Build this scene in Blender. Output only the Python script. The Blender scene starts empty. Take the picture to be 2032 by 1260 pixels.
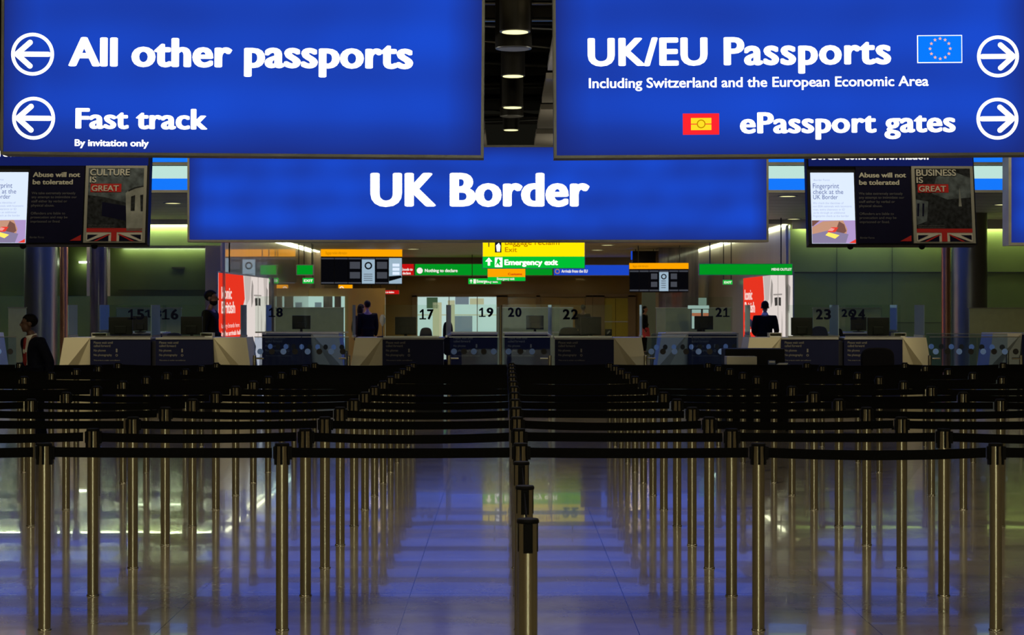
import bpy, bmesh, math, random
from mathutils import Vector, Matrix

# ------------------------------------------------------------------ camera, world, exposure
SC = bpy.context.scene
COL = SC.collection
F, CX, HY, EYE = 3500.0, 1003.0, 607.0, 1.70        # focal length in pixels, vanishing point, eye height
cam = bpy.data.cameras.new('camera')
cam_o = bpy.data.objects.new('camera', cam)
COL.objects.link(cam_o)
cam.sensor_width = 36.0
cam.lens = F / 2032.0 * 36.0
cam.shift_x = (1016.0 - CX) / 2032.0
cam.shift_y = -(630.0 - HY) / 2032.0
cam.clip_end = 300
cam_o.location = (0, 0, EYE)
cam_o.rotation_euler = (math.pi / 2, 0, 0)
SC.camera = cam_o
cam.dof.use_dof = True
cam.dof.focus_distance = 12.0
cam.dof.aperture_fstop = 10.0

world = bpy.data.worlds.new('hall_dimness')
SC.world = world
world.use_nodes = True
world.node_tree.nodes['Background'].inputs[0].default_value = (0.9, 0.85, 0.6, 1)
world.node_tree.nodes['Background'].inputs[1].default_value = 0.006
SC.view_settings.view_transform = 'Standard'
SC.view_settings.look = 'None'
SC.view_settings.exposure = 0.0
SC.view_settings.gamma = 1.0
SC.view_settings.use_curve_mapping = False
SC.cycles.use_denoising = True
SC.cycles.max_bounces = 8
SC.cycles.transparent_max_bounces = 24
SC.cycles.sample_clamp_indirect = 4.0


def lamp(kind, loc, energy, color, size=0.3, size_y=None, rot=(0, 0, 0), spot=None):
    l = bpy.data.lights.new('lamp', kind)
    l.energy = energy
    l.color = color
    if kind == 'AREA':
        l.shape = 'RECTANGLE'
        l.size = size
        l.size_y = size_y or size
    else:
        l.shadow_soft_size = size
    if spot:
        l.spot_size = math.radians(spot)
        l.spot_blend = 0.6
    o = bpy.data.objects.new('ceiling_or_added_light', l)
    COL.objects.link(o)
    o.location = loc
    o.rotation_euler = rot
    return o


WARM = (1.0, 0.86, 0.56)
R = math.radians
# unseen lamps added high over the queue hall for warm ambient light
for x in (-9, 0, 9):
    for y in (-4, 5, 14):
        lamp('AREA', (x, y, 7.5), 100, (1.0, 0.88, 0.6), 1.2)
# unseen spots added to brighten the rear panel that the posts reflect
for x in (-0.7, 0.7):
    lamp('SPOT', (x, -5.2, 7.2), 4500, (0.92, 1.0, 0.86), 0.3, rot=(R(-22), 0, 0), spot=60)
# downlights over the passport desks
for x in (-8, -4.8, -1.6, 1.6, 4.8, 8):
    lamp('SPOT', (x, 22.5, 6.2), 480, WARM, 0.25, rot=(R(38), 0, 0), spot=95)
# passage behind the desks: recessed ceiling lights
for y in (45, 52, 59, 66):
    for x in (-3.2, 0.3, 3.4):
        lamp('AREA', (x, y, 3.55), 30, (1.0, 0.74, 0.34), 0.4)
for x in (-3.5, 0, 3.5):
    lamp('AREA', (x, 74, 2.95), 26, (1.0, 0.78, 0.3), 0.4)
# unseen lamps added to brighten the pale ceiling panels from below
for x in (-2.4, 2.6):
    for y in (27, 34, 40):
        lamp('AREA', (x, y, 4.45), 26, (1.0, 0.92, 0.75), 0.5, rot=(math.pi, 0, 0))

rnd = random.Random(7)


# ------------------------------------------------------------------ materials
def newmat(name):
    m = bpy.data.materials.new(name)
    m.use_nodes = True
    return m, m.node_tree.nodes, m.node_tree.links


def mat(name, col, rough=0.5, metal=0.0, noise=0.0, nscale=6.0, spec=0.5, coat=0.0, coat_rough=0.05, stretch=None, bump=0.0):
    m, n, l = newmat(name)
    b = n['Principled BSDF']
    b.inputs['Base Color'].default_value = (*col, 1)
    b.inputs['Roughness'].default_value = rough
    b.inputs['Metallic'].default_value = metal
    b.inputs['Specular IOR Level'].default_value = spec
    b.inputs['Coat Weight'].default_value = coat
    b.inputs['Coat Roughness'].default_value = coat_rough
    if noise > 0 or bump > 0:
        tc = n.new('ShaderNodeTexCoord')
        mp = n.new('ShaderNodeMapping')
        if stretch:
            mp.inputs['Scale'].default_value = stretch
        nz = n.new('ShaderNodeTexNoise')
        nz.inputs['Scale'].default_value = nscale
        nz.inputs['Detail'].default_value = 4
        l.new(tc.outputs['Object'], mp.inputs[0])
        l.new(mp.outputs[0], nz.inputs['Vector'])
        if noise > 0:
            rp = n.new('ShaderNodeValToRGB')
            rp.color_ramp.elements[0].position = 0.3
            rp.color_ramp.elements[1].position = 0.7
            rp.color_ramp.elements[0].color = (*[c * (1 - noise) for c in col], 1)
            rp.color_ramp.elements[1].color = (*[min(1, c * (1 + noise)) for c in col], 1)
            l.new(nz.outputs['Fac'], rp.inputs[0])
            l.new(rp.outputs[0], b.inputs['Base Color'])
        if bump > 0:
            bp = n.new('ShaderNodeBump')
            bp.inputs['Strength'].default_value = bump
            bp.inputs['Distance'].default_value = 0.01
            l.new(nz.outputs['Fac'], bp.inputs['Height'])
            l.new(bp.outputs[0], b.inputs['Normal'])
    return m


def glow(name, col, strength=1.0, sample=True):
    m, n, l = newmat(name)
    n.remove(n['Principled BSDF'])
    e = n.new('ShaderNodeEmission')
    e.inputs[0].default_value = (*col, 1)
    e.inputs[1].default_value = strength
    l.new(e.outputs[0], n['Material Output'].inputs[0])
    if not sample:
        m.cycles.emission_sampling = 'NONE'
    return m


def lightbox(name, lo, hi, w, h, tube=0.42, strength=1.0, edge=0.16):
    """face of a lit sign box: tubes across the box light its face unevenly, and it falls off at the housing"""
    m, n, l = newmat(name)
    n.remove(n['Principled BSDF'])
    e = n.new('ShaderNodeEmission')
    tc = n.new('ShaderNodeTexCoord')
    sp = n.new('ShaderNodeSeparateXYZ')
    l.new(tc.outputs['Object'], sp.inputs[0])

    def mth(op, a, b=None, clamp=False):
        k = n.new('ShaderNodeMath')
        k.operation = op
        k.use_clamp = clamp
        for i, v in enumerate((a, b)):
            if v is None:
                continue
            if isinstance(v, (int, float)):
                k.inputs[i].default_value = v
            else:
                l.new(v, k.inputs[i])
        return k.outputs[0]
    ax = mth('ABSOLUTE', sp.outputs[0])
    az = mth('ABSOLUTE', sp.outputs[2])
    ex = mth('DIVIDE', mth('SUBTRACT', w / 2, ax), edge * 1.6, True)
    ez = mth('DIVIDE', mth('SUBTRACT', h / 2, az), edge * 1.6, True)
    ex = mth('POWER', ex, 0.7)
    ez = mth('POWER', ez, 0.7)
    tubes = mth('SINE', mth('MULTIPLY', sp.outputs[2], 2 * math.pi / tube))
    nz = n.new('ShaderNodeTexNoise')
    nz.inputs['Scale'].default_value = 1.3
    nz.inputs['Detail'].default_value = 1.0
    l.new(tc.outputs['Object'], nz.inputs['Vector'])
    k = mth('ADD', 0.52, mth('MULTIPLY', tubes, 0.07))
    k = mth('ADD', k, mth('MULTIPLY', mth('SUBTRACT', nz.outputs['Fac'], 0.5), 0.55))
    k = mth('MULTIPLY', k, mth('MULTIPLY', ex, ez), True)
    mx = n.new('ShaderNodeMix')
    mx.data_type = 'RGBA'
    l.new(k, mx.inputs[0])
    mx.inputs[6].default_value = (*lo, 1)
    mx.inputs[7].default_value = (*hi, 1)
    l.new(mx.outputs[2], e.inputs[0])
    e.inputs[1].default_value = strength
    l.new(e.outputs[0], n['Material Output'].inputs[0])
    return m


def glass(name, tint=(0.93, 0.97, 0.95), refl=0.5, haze=0.0, haze_col=(0.3, 0.42, 0.4)):
    m, n, l = newmat(name)
    n.remove(n['Principled BSDF'])
    t = n.new('ShaderNodeBsdfTransparent')
    t.inputs[0].default_value = (*tint, 1)
    g = n.new('ShaderNodeBsdfGlossy')
    g.inputs['Roughness'].default_value = 0.02
    fr = n.new('ShaderNodeFresnel')
    fr.inputs[0].default_value = 1.5
    mu = n.new('ShaderNodeMath')
    mu.operation = 'MULTIPLY'
    mu.inputs[1].default_value = refl
    l.new(fr.outputs[0], mu.inputs[0])
    mx = n.new('ShaderNodeMixShader')
    l.new(mu.outputs[0], mx.inputs[0])
    l.new(t.outputs[0], mx.inputs[1])
    l.new(g.outputs[0], mx.inputs[2])
    out = mx.outputs[0]
    if haze > 0:
        d = n.new('ShaderNodeBsdfDiffuse')
        d.inputs[0].default_value = (*haze_col, 1)
        m2 = n.new('ShaderNodeMixShader')
        m2.inputs[0].default_value = haze
        l.new(out, m2.inputs[1])
        l.new(d.outputs[0], m2.inputs[2])
        out = m2.outputs[0]
    l.new(out, n['Material Output'].inputs[0])
    return m


M = {}
M['steel'] = mat('brushed_steel', (0.50, 0.465, 0.36), 0.21, 1.0, 0.12, 5.0, stretch=(1, 1, 0.02))
M['steel_grey'] = mat('satin_steel', (0.42, 0.42, 0.38), 0.3, 1.0, 0.1, 4.0, stretch=(1, 1, 0.05))
M['column'] = mat('polished_steel_cladding', (0.25, 0.25, 0.20), 0.36, 1.0, 0.1, 2.0, stretch=(1, 1, 0.1))
M['copper'] = mat('copper_trim', (0.55, 0.24, 0.12), 0.35, 1.0, 0.15, 3.0)
M['black'] = mat('black_plastic', (0.004, 0.004, 0.004), 0.6, 0, 0.2, 20, spec=0.12)
M['belt'] = mat('black_webbing', (0.0035, 0.0035, 0.0032), 0.9, 0, 0.3, 60, spec=0.1)
M['frame'] = mat('sign_housing_grey', (0.24, 0.24, 0.22), 0.4, 0.4, 0.15, 4)
M['housing'] = mat('dark_housing', (0.008, 0.008, 0.010), 0.5, 0, 0.2, 4, spec=0.15)
M['dark'] = mat('dark_void_paint', (0.012, 0.011, 0.009), 0.8, 0, 0.3, 2)
M['rearwall'] = mat('brown_rear_wall', (0.5, 0.43, 0.28), 0.6, 0, 0.1, 1)
M['rear_reflector'] = mat('pale_reflector', (0.75, 0.78, 0.72), 0.7, 0, 0.04, 1)
M['beam'] = mat('dark_ceiling_steel', (0.03, 0.027, 0.02), 0.5, 0.3, 0.3, 3)
M['raft'] = mat('pale_ceiling_panel', (0.55, 0.50, 0.40), 0.8, 0, 0.05, 3)
M['lowceil'] = mat('beige_metal_ceiling', (0.42, 0.38, 0.27), 0.5, 0.0, 0.06, 2)
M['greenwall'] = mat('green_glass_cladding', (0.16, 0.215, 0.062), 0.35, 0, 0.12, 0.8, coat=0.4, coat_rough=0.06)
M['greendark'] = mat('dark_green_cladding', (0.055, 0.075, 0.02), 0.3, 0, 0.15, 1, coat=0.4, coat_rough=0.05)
M['greenlow'] = mat('olive_green_panel', (0.15, 0.20, 0.04), 0.4, 0, 0.08, 1)
M['joint'] = mat('dark_joint', (0.01, 0.012, 0.008), 0.7)
M['sidewall_dull'] = mat('satin_glass_cladding', (0.21, 0.18, 0.135), 0.35, 0, 0.08, 1.0, coat=0.12, coat_rough=0.1, stretch=(1, 3, 0.2))
M['sidewall'] = mat('glossy_glass_cladding', (0.26, 0.24, 0.17), 0.3, 0, 0.08, 1.0, coat=1.0, coat_rough=0.02, stretch=(1, 3, 0.2))
M['bulkhead'] = mat('pinkish_brown_bulkhead', (0.26, 0.18, 0.13), 0.6, 0, 0.08, 1)
M['ochre'] = mat('ochre_wall', (0.30, 0.20, 0.045), 0.35, 0, 0.15, 0.7, coat=0.3)
M['mauve'] = mat('mauve_door_surround', (0.25, 0.19, 0.16), 0.6, 0, 0.08, 1)
M['stone'] = mat('dark_veined_stone', (0.09, 0.065, 0.05), 0.25, 0, 0.6, 3, coat=0.6, stretch=(2, 2, 0.25))
M['yellowdoor'] = mat('yellow_green_door', (0.42, 0.38, 0.06), 0.5, 0, 0.08, 1)
M['navy'] = mat('navy_laminate', (0.006, 0.008, 0.036), 0.5, 0, 0.1, 2, spec=0.15)
M['navy2'] = mat('navy_laminate_recess', (0.006, 0.006, 0.014), 0.5)
M['white_end'] = mat('cream_laminate', (0.62, 0.57, 0.40), 0.5, 0, 0.04, 2)
M['olive'] = mat('olive_fabric_screen', (0.30, 0.31, 0.11), 0.8, 0, 0.06, 8, spec=0.1)
M['worktop'] = mat('grey_worktop', (0.30, 0.30, 0.28), 0.4, 0, 0.08, 5)
M['panel_ink'] = mat('grey_lettering', (0.20, 0.19, 0.16), 0.7)
M['digit'] = mat('navy_digit_vinyl', (0.003, 0.004, 0.014), 0.7, spec=0.05)
M['glass'] = glass('clear_glass', (0.90, 0.95, 0.92), 0.3, 0.003, (0.35, 0.45, 0.42))
M['gateglass'] = glass('gate_glass', (0.74, 0.82, 0.92), 0.3, 0.015, (0.25, 0.32, 0.45))
M['edgeglass'] = glass('frosted_divider_glass', (0.62, 0.72, 0.76), 1.0, 0.42, (0.42, 0.58, 0.64))
M['dotblue'] = mat('pale_blue_dot', (0.22, 0.40, 1.0), 0.6)
M['dotdark'] = mat('dark_dot', (0.006, 0.006, 0.008), 0.6)
M['monitor'] = mat('monitor_black', (0.006, 0.006, 0.006), 0.5, 0, 0.15, 10, spec=0.2)
M['chairfab'] = mat('dark_blue_chair_fabric', (0.012, 0.015, 0.045), 0.85, 0, 0.2, 40, spec=0.08)
M['chairblk'] = mat('black_chair_fabric', (0.006, 0.006, 0.008), 0.85, 0, 0.2, 40, spec=0.08)
M['paper'] = mat('white_paper', (0.75, 0.75, 0.72), 0.7)
M['paleplastic'] = mat('pale_plastic', (0.50, 0.48, 0.38), 0.5, 0, 0.05, 5)
M['skin'] = mat('skin', (0.11, 0.055, 0.036), 0.5, 0, 0.06, 30)
M['skin2'] = mat('skin_light', (0.24, 0.12, 0.08), 0.5, 0, 0.06, 30)
M['hair'] = mat('black_hair', (0.006, 0.005, 0.004), 0.6, 0, 0.3, 60, spec=0.08)
M['suit'] = mat('dark_navy_suit', (0.006, 0.007, 0.014), 0.8, 0, 0.2, 30, spec=0.08)
M['suitblk'] = mat('black_suit', (0.004, 0.004, 0.004), 0.8, 0, 0.2, 30, spec=0.08)
M['shirt'] = mat('white_shirt', (0.65, 0.63, 0.56), 0.8, 0, 0.04, 30)
M['tie'] = mat('red_tie', (0.25, 0.008, 0.01), 0.6, 0, 0.1, 40)
M['redcloth'] = mat('red_cloth', (0.40, 0.03, 0.04), 0.8, 0, 0.1, 30)
M['grey_cloth'] = mat('grey_cloth', (0.28, 0.22, 0.20), 0.8, 0, 0.1, 30)
M['shoe'] = mat('black_leather', (0.006, 0.006, 0.006), 0.3)

BLO, BHI = (0.012, 0.022, 0.17), (0.010, 0.088, 0.80)
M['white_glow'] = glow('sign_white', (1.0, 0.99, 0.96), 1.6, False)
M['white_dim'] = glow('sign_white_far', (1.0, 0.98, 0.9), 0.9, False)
M['eu_blue'] = glow('flag_blue', (0.003, 0.20, 1.0), 1.0, False)
M['eu_star'] = glow('flag_star', (0.95, 0.50, 0.42), 1.0, False)
M['flag_red'] = glow('icon_red', (1.0, 0.02, 0.03), 1.0, False)
M['flag_yel'] = glow('icon_yellow', (1.0, 0.75, 0.02), 1.0, False)
M['flag_line'] = glow('icon_line', (0.55, 0.25, 0.0), 1.0, False)
M['fascia_blue'] = glow('fascia_azure', (0.008, 0.19, 0.98), 1.0)
M['fascia_mint'] = glow('fascia_mint', (0.52, 0.78, 0.70), 1.0)
M['panel_blue'] = glow('blue_ceiling_panel', (0.05, 0.12, 0.72), 1.4)
M['cove'] = glow('cove_tube', (0.90, 1.0, 0.70), 85.0)
M['cove_niche'] = glow('cove_tube_niche', (0.90, 1.0, 0.74), 30.0)
M['cove_side'] = glow('cove_tube_passage', (0.95, 1.0, 0.65), 8.0)
M['lens'] = glow('downlight_lens', (1.0, 0.95, 0.45), 1.5, False)
M['lens_grey'] = mat('unlit_lens', (0.45, 0.43, 0.38), 0.5)
M['yellow'] = glow('sign_yellow', (1.0, 0.74, 0.0), 1.15)
M['amber'] = glow('sign_amber', (1.0, 0.38, 0.0), 1.0)
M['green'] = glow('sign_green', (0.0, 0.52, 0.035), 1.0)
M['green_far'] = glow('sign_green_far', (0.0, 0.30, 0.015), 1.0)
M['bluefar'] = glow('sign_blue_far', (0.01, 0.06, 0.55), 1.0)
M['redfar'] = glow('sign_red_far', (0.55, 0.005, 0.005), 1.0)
M['ink_amber'] = glow('sign_brown_ink', (0.42, 0.16, 0.0), 1.0, False)
M['ink_black'] = mat('sign_black_ink', (0.01, 0.01, 0.01), 0.6)
M['mural_red'] = glow('mural_red', (0.80, 0.035, 0.015), 1.0)
M['mural_white'] = glow('mural_white', (0.74, 0.66, 0.62), 1.0)
M['mural_text'] = glow('mural_text', (0.95, 0.72, 0.66), 1.0, False)
M['mural_g1'] = glow('mural_grey', (0.30, 0.27, 0.25), 1.0, False)
M['mural_g2'] = glow('mural_dark', (0.045, 0.04, 0.038), 1.0, False)
M['mural_g3'] = glow('mural_pale', (0.52, 0.46, 0.43), 1.0, False)
M['lit_window'] = glow('lit_room', (0.55, 0.75, 0.70), 0.85)
M['lit_pale'] = glow('lit_pale', (0.50, 0.52, 0.32), 0.8, False)
M['lit_grey'] = glow('lit_grey', (0.16, 0.21, 0.24), 0.9, False)
M['lit_green'] = glow('lit_green', (0.05, 0.10, 0.05), 0.8, False)
M['reflection_pale'] = glow('reflection_pale', (0.34, 0.46, 0.43), 1.0, False)  # reflected light given as emission, used by the added panels
M['reflection_dim'] = glow('reflection_dim', (0.17, 0.24, 0.20), 1.0, False)
M['reflection_orange'] = glow('reflection_orange', (0.42, 0.14, 0.07), 1.0, False)
M['screen_white'] = glow('screen_white', (0.72, 0.82, 1.0), 1.05)
M['screen_blue'] = glow('screen_pale_blue', (0.36, 0.50, 0.62), 0.9)
M['screen_ink'] = glow('screen_ink', (0.10, 0.14, 0.34), 1.0, False)
M['screen_ink2'] = glow('screen_ink_faint', (0.42, 0.50, 0.72), 1.0, False)
M['screen_dark'] = glow('screen_dark', (0.002, 0.002, 0.003), 1.0, False)
M['screen_grey'] = glow('screen_grey', (0.055, 0.06, 0.075), 1.0, False)
M['scr_purple'] = glow('screen_purple', (0.45, 0.32, 0.62), 1.0, False)
M['scr_skin'] = glow('screen_skin', (0.58, 0.31, 0.21), 1.0, False)
M['scr_skin2'] = glow('screen_skin_dark', (0.20, 0.09, 0.07), 1.0, False)
M['scr_red'] = glow('screen_red', (0.85, 0.05, 0.03), 1.0, False)
M['scr_pink'] = glow('screen_pink', (0.9, 0.35, 0.32), 1.0, False)
M['scr_grey'] = glow('screen_device', (0.26, 0.22, 0.36), 1.0, False)
M['scr_yellow'] = glow('screen_yellow', (1.0, 0.75, 0.12), 1.2, False)
M['post_navy'] = mat('poster_navy', (0.004, 0.004, 0.018), 0.7, 0, 0.1, 3, spec=0.05)
M['post_ink'] = mat('poster_grey_ink', (0.38, 0.37, 0.33), 0.7)
M['post_ink2'] = mat('poster_faint_ink', (0.07, 0.07, 0.08), 0.7)
M['post_frame'] = mat('poster_frame_grey', (0.20, 0.20, 0.18), 0.6)
M['post_red'] = mat('poster_red', (0.34, 0.016, 0.016), 0.6, spec=0.1)
M['post_white'] = mat('poster_white', (0.40, 0.38, 0.35), 0.7)
M['post_sky'] = mat('poster_sky', (0.06, 0.075, 0.09), 0.6, 0, 0.6, 9, spec=0.1)
M['post_stone'] = mat('poster_stone', (0.19, 0.20, 0.195), 0.6, 0, 0.3, 6, spec=0.1)
M['post_dark'] = mat('poster_dark', (0.012, 0.014, 0.018), 0.6, 0, 0.8, 20, spec=0.1)


def floor_mat():
    m, n, l = newmat('polished_stone_floor')
    b = n['Principled BSDF']
    tc = n.new('ShaderNodeTexCoord')
    sp = n.new('ShaderNodeSeparateXYZ')
    l.new(tc.outputs['Object'], sp.inputs[0])

    def mth(op, a, b_=None, clamp=False):
        k = n.new('ShaderNodeMath')
        k.operation = op
        k.use_clamp = clamp
        for i, v in enumerate((a, b_)):
            if v is None:
                continue
            if isinstance(v, (int, float)):
                k.inputs[i].default_value = v
            else:
                l.new(v, k.inputs[i])
        return k.outputs[0]
    MODY, MODX = 1.47, 1.255
    fy = mth('FRACT', mth('DIVIDE', mth('ADD', sp.outputs[1], 148 - 9.96), MODY))       # 148 keeps it positive
    jy = mth('LESS_THAN', mth('ABSOLUTE', mth('SUBTRACT', fy, 0.003)), 0.0025)
    fx = mth('FRACT', mth('DIVIDE', mth('ADD', sp.outputs[0], 125.5 - 0.69), MODX))
    jx = mth('LESS_THAN', mth('ABSOLUTE', mth('SUBTRACT', fx, 0.003)), 0.0018)
    joint = mth('MAXIMUM', jx, jy)
    nz = n.new('ShaderNodeTexNoise')
    nz.inputs['Scale'].default_value = 2.5
    nz.inputs['Detail'].default_value = 6
    nz.inputs['Roughness'].default_value = 0.65
    l.new(tc.outputs['Object'], nz.inputs['Vector'])
    rp = n.new('ShaderNodeValToRGB')
    rp.color_ramp.elements[0].color = (0.27, 0.225, 0.155, 1)
    rp.color_ramp.elements[1].color = (0.40, 0.345, 0.25, 1)
    rp.color_ramp.elements[0].position = 0.3
    rp.color_ramp.elements[1].position = 0.72
    l.new(nz.outputs['Fac'], rp.inputs[0])

    def mix(fac, a, c):
        k = n.new('ShaderNodeMix')
        k.data_type = 'RGBA'
        l.new(fac, k.inputs[0])
        l.new(a, k.inputs[6])
        k.inputs[7].default_value = (*c, 1)
        return k.outputs[2]
    c2 = mix(joint, rp.outputs[0], (0.05, 0.045, 0.035))
    l.new(c2, b.inputs['Base Color'])
    # polished slabs, honed strips between them
    nz2 = n.new('ShaderNodeTexNoise')
    nz2.inputs['Scale'].default_value = 7
    l.new(tc.outputs['Object'], nz2.inputs['Vector'])
    rr = mth('ADD', FLOOR_ROUGH, mth('MULTIPLY', nz2.outputs['Fac'], 0.06))
    l.new(rr, b.inputs['Roughness'])
    b.inputs['Specular IOR Level'].default_value = 0.36
    l.new(mth('MULTIPLY', mth('SUBTRACT', 1.0, joint), 0.24), b.inputs['Coat Weight'])
    b.inputs['Coat Roughness'].default_value = 0.02
    return m


FLOOR_ROUGH = 0.10
M['floor'] = floor_mat()


# ------------------------------------------------------------------ mesh helpers
class MB:
    def __init__(self):
        self.v, self.f = [], []

    def add(self, vs, fs):
        o = len(self.v)
        self.v += [tuple(p) for p in vs]
        self.f += [tuple(i + o for i in f) for f in fs]
        return self

    def box(self, x0, x1, y0, y1, z0, z1):
        vs = [(x, y, z) for x in (x0, x1) for y in (y0, y1) for z in (z0, z1)]
        return self.add(vs, [(0, 1, 3, 2), (4, 6, 7, 5), (0, 4, 5, 1), (2, 3, 7, 6), (0, 2, 6, 4), (1, 5, 7, 3)])

    def tube(self, p0, p1, r0, r1=None, seg=16, caps=True):
        r1 = r0 if r1 is None else r1
        p0, p1 = Vector(p0), Vector(p1)
        d = (p1 - p0).normalized()
        a = d.orthogonal().normalized()
        b = d.cross(a)
        vs, fs = [], []
        for p, r in ((p0, r0), (p1, r1)):
            for i in range(seg):
                t = 2 * math.pi * i / seg
                vs.append(p + a * (r * math.cos(t)) + b * (r * math.sin(t)))
        for i in range(seg):
            j = (i + 1) % seg
            fs.append((i, j, seg + j, seg + i))
        if caps:
            fs.append(tuple(range(seg))[::-1])
            fs.append(tuple(range(seg, 2 * seg)))
        return self.add(vs, fs)

    def lathe(self, prof, seg=24, c=(0, 0, 0)):
        vs, fs = [], []
        for r, z in prof:
            for i in range(seg):
                t = 2 * math.pi * i / seg
                vs.append((c[0] + r * math.cos(t), c[1] + r * math.sin(t), c[2] + z))
        for k in range(len(prof) - 1):
            for i in range(seg):
                j = (i + 1) % seg
                fs.append((k * seg + i, k * seg + j, (k + 1) * seg + j, (k + 1) * seg + i))
        fs.append(tuple(range(seg))[::-1])
        fs.append(tuple(range((len(prof) - 1) * seg, len(prof) * seg)))
        return self.add(vs, fs)

    def ell(self, c, r, seg=20, rings=12):
        vs, fs = [], []
        for k in range(1, rings):
            ph = math.pi * k / rings
            for i in range(seg):
                t = 2 * math.pi * i / seg
                vs.append((c[0] + r[0] * math.sin(ph) * math.cos(t), c[1] + r[1] * math.sin(ph) * math.sin(t), c[2] + r[2] * math.cos(ph)))
        top, bot = len(vs), len(vs) + 1
        vs += [(c[0], c[1], c[2] + r[2]), (c[0], c[1], c[2] - r[2])]
        for k in range(rings - 2):
            for i in range(seg):
                j = (i + 1) % seg
                fs.append((k * seg + i, k * seg + j, (k + 1) * seg + j, (k + 1) * seg + i)[::-1])
        for i in range(seg):
            j = (i + 1) % seg
            fs.append((top, i, j))
            fs.append((bot, (rings - 2) * seg + j, (rings - 2) * seg + i))
        return self.add(vs, fs)

    def prism(self, pts, y0, y1):
        """outline in x,z made into a solid from y0 to y1"""
        n = len(pts)
        vs = [(p[0], y0, p[1]) for p in pts] + [(p[0], y1, p[1]) for p in pts]
        fs = [tuple(range(n)), tuple(range(n, 2 * n))[::-1]]
        fs += [(i, n + i, n + (i + 1) % n, (i + 1) % n) for i in range(n)]
        return self.add(vs, fs)

    def disc(self, cx, cz, r, y, seg=24, rz=None):
        rz = r if rz is None else rz
        return self.prism([(cx + r * math.cos(2 * math.pi * i / seg), cz + rz * math.sin(2 * math.pi * i / seg)) for i in range(seg)], y, y + 0.003)

    def ring(self, cx, cz, r0, r1, y, seg=48):
        vs, fs = [], []
        for i in range(seg):
            t = 2 * math.pi * i / seg
            for r in (r0, r1):
                for yy in (y, y + 0.003):
                    vs.append((cx + r * math.cos(t), yy, cz + r * math.sin(t)))
        for i in range(seg):
            a, b = 4 * i, 4 * ((i + 1) % seg)
            for q in ((0, 2), (2, 3), (3, 1), (1, 0)):
                fs.append((a + q[0], b + q[0], b + q[1], a + q[1]))
        return self.add(vs, fs)

    def mesh(self, name, m, smooth=False):
        me = bpy.data.meshes.new(name)
        me.from_pydata(self.v, [], self.f)
        me.validate()
        bm = bmesh.new()
        bm.from_mesh(me)
        bmesh.ops.recalc_face_normals(bm, faces=bm.faces)
        bm.to_mesh(me)
        bm.free()
        if smooth:
            for p in me.polygons:
                p.use_smooth = True
            try:
                me.set_sharp_from_angle(angle=R(40))
            except Exception:
                pass
        me.materials.append(m)
        return me

    def build(self, name, m, parent=None, smooth=False, bevel=0.0):
        o = link(name, self.mesh(name, m, smooth), parent)
        if bevel:
            b = o.modifiers.new('bevel', 'BEVEL')
            b.width = bevel
            b.segments = 2
            b.limit_method = 'ANGLE'
        return o


def link(name, data, parent=None, loc=(0, 0, 0)):
    o = bpy.data.objects.new(name, data)
    COL.objects.link(o)
    o.location = loc
    if parent is not None:
        o.parent = parent
    return o


def tag(o, label=None, cat=None, group=None, kind=None):
    if label:
        o['label'] = label
    if cat:
        o['category'] = cat
    if group:
        o['group'] = group
    if kind:
        o['kind'] = kind
    return o


def thing(name, label, cat, loc=(0, 0, 0), rz=0.0, group=None):
    o = link(name, None, None, loc)
    o.rotation_euler = (0, 0, rz)
    o.empty_display_size = 0.1
    return tag(o, label, cat, group)


def struct(name, mb, m, label=None, **kw):
    o = mb.build(name, m, **kw)
    return tag(o, label, None, None, 'structure')


def at(x, y, D):
    return Vector(((x - CX) * D / F, D, EYE + (HY - y) * D / F))


class Pl:
    """a flat thing facing the hall: turns photo measurements on it into metres about its own origin"""
    def __init__(self, cx, cy, D):
        self.c, self.D, self.k = (cx, cy), D, D / F
        self.o = at(cx, cy, D)

    def x(self, px):
        return (px - self.c[0]) * self.k

    def z(self, py):
        return (self.c[1] - py) * self.k

    def p(self, px, py):
        return (self.x(px), self.z(py))

    def box(self, mb, x0, x1, y0, y1, d0, d1):
        return mb.box(self.x(x0), self.x(x1), d0, d1, self.z(y1), self.z(y0))

    def poly(self, mb, pts, d, t=0.003):
        return mb.prism([self.p(*q) for q in pts], d, d + t)


# ------------------------------------------------------------------ lettering
_cap = {}


def glyphs(body, rx, ry, spacing=1.0):
    c = bpy.data.curves.new('lettering', 'FONT')
    c.body = body
    c.resolution_u = 4
    c.space_character = spacing
    o = bpy.data.objects.new('lettering', c)
    COL.objects.link(o)
    dg = bpy.context.evaluated_depsgraph_get()
    me = bpy.data.meshes.new_from_object(o.evaluated_get(dg))
    vs = [tuple(v.co) for v in me.vertices]
    fs = [tuple(p.vertices) for p in me.polygons]
    bpy.data.objects.remove(o)
    bpy.data.curves.remove(c)
    bpy.data.meshes.remove(me)
    if rx <= 0:
        return vs, fs
    V, Fc = [], []
    steps = [(0, 0)] + [(math.cos(2 * math.pi * i / 12), math.sin(2 * math.pi * i / 12)) for i in range(12)]
    for a, b in steps:
        o_ = len(V)
        V += [(x + a * rx, y + b * ry, len(V) / max(1, len(vs)) * 0.00012) for x, y, z in vs]
        Fc += [tuple(i + o_ for i in f) for f in fs]
    return V, Fc


def capheight(ry):
    k = round(ry, 4)
    if k not in _cap:
        vs, _ = glyphs('H', 0, 0)
        _cap[k] = max(v[1] for v in vs) + 2 * ry
    return _cap[k]


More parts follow.
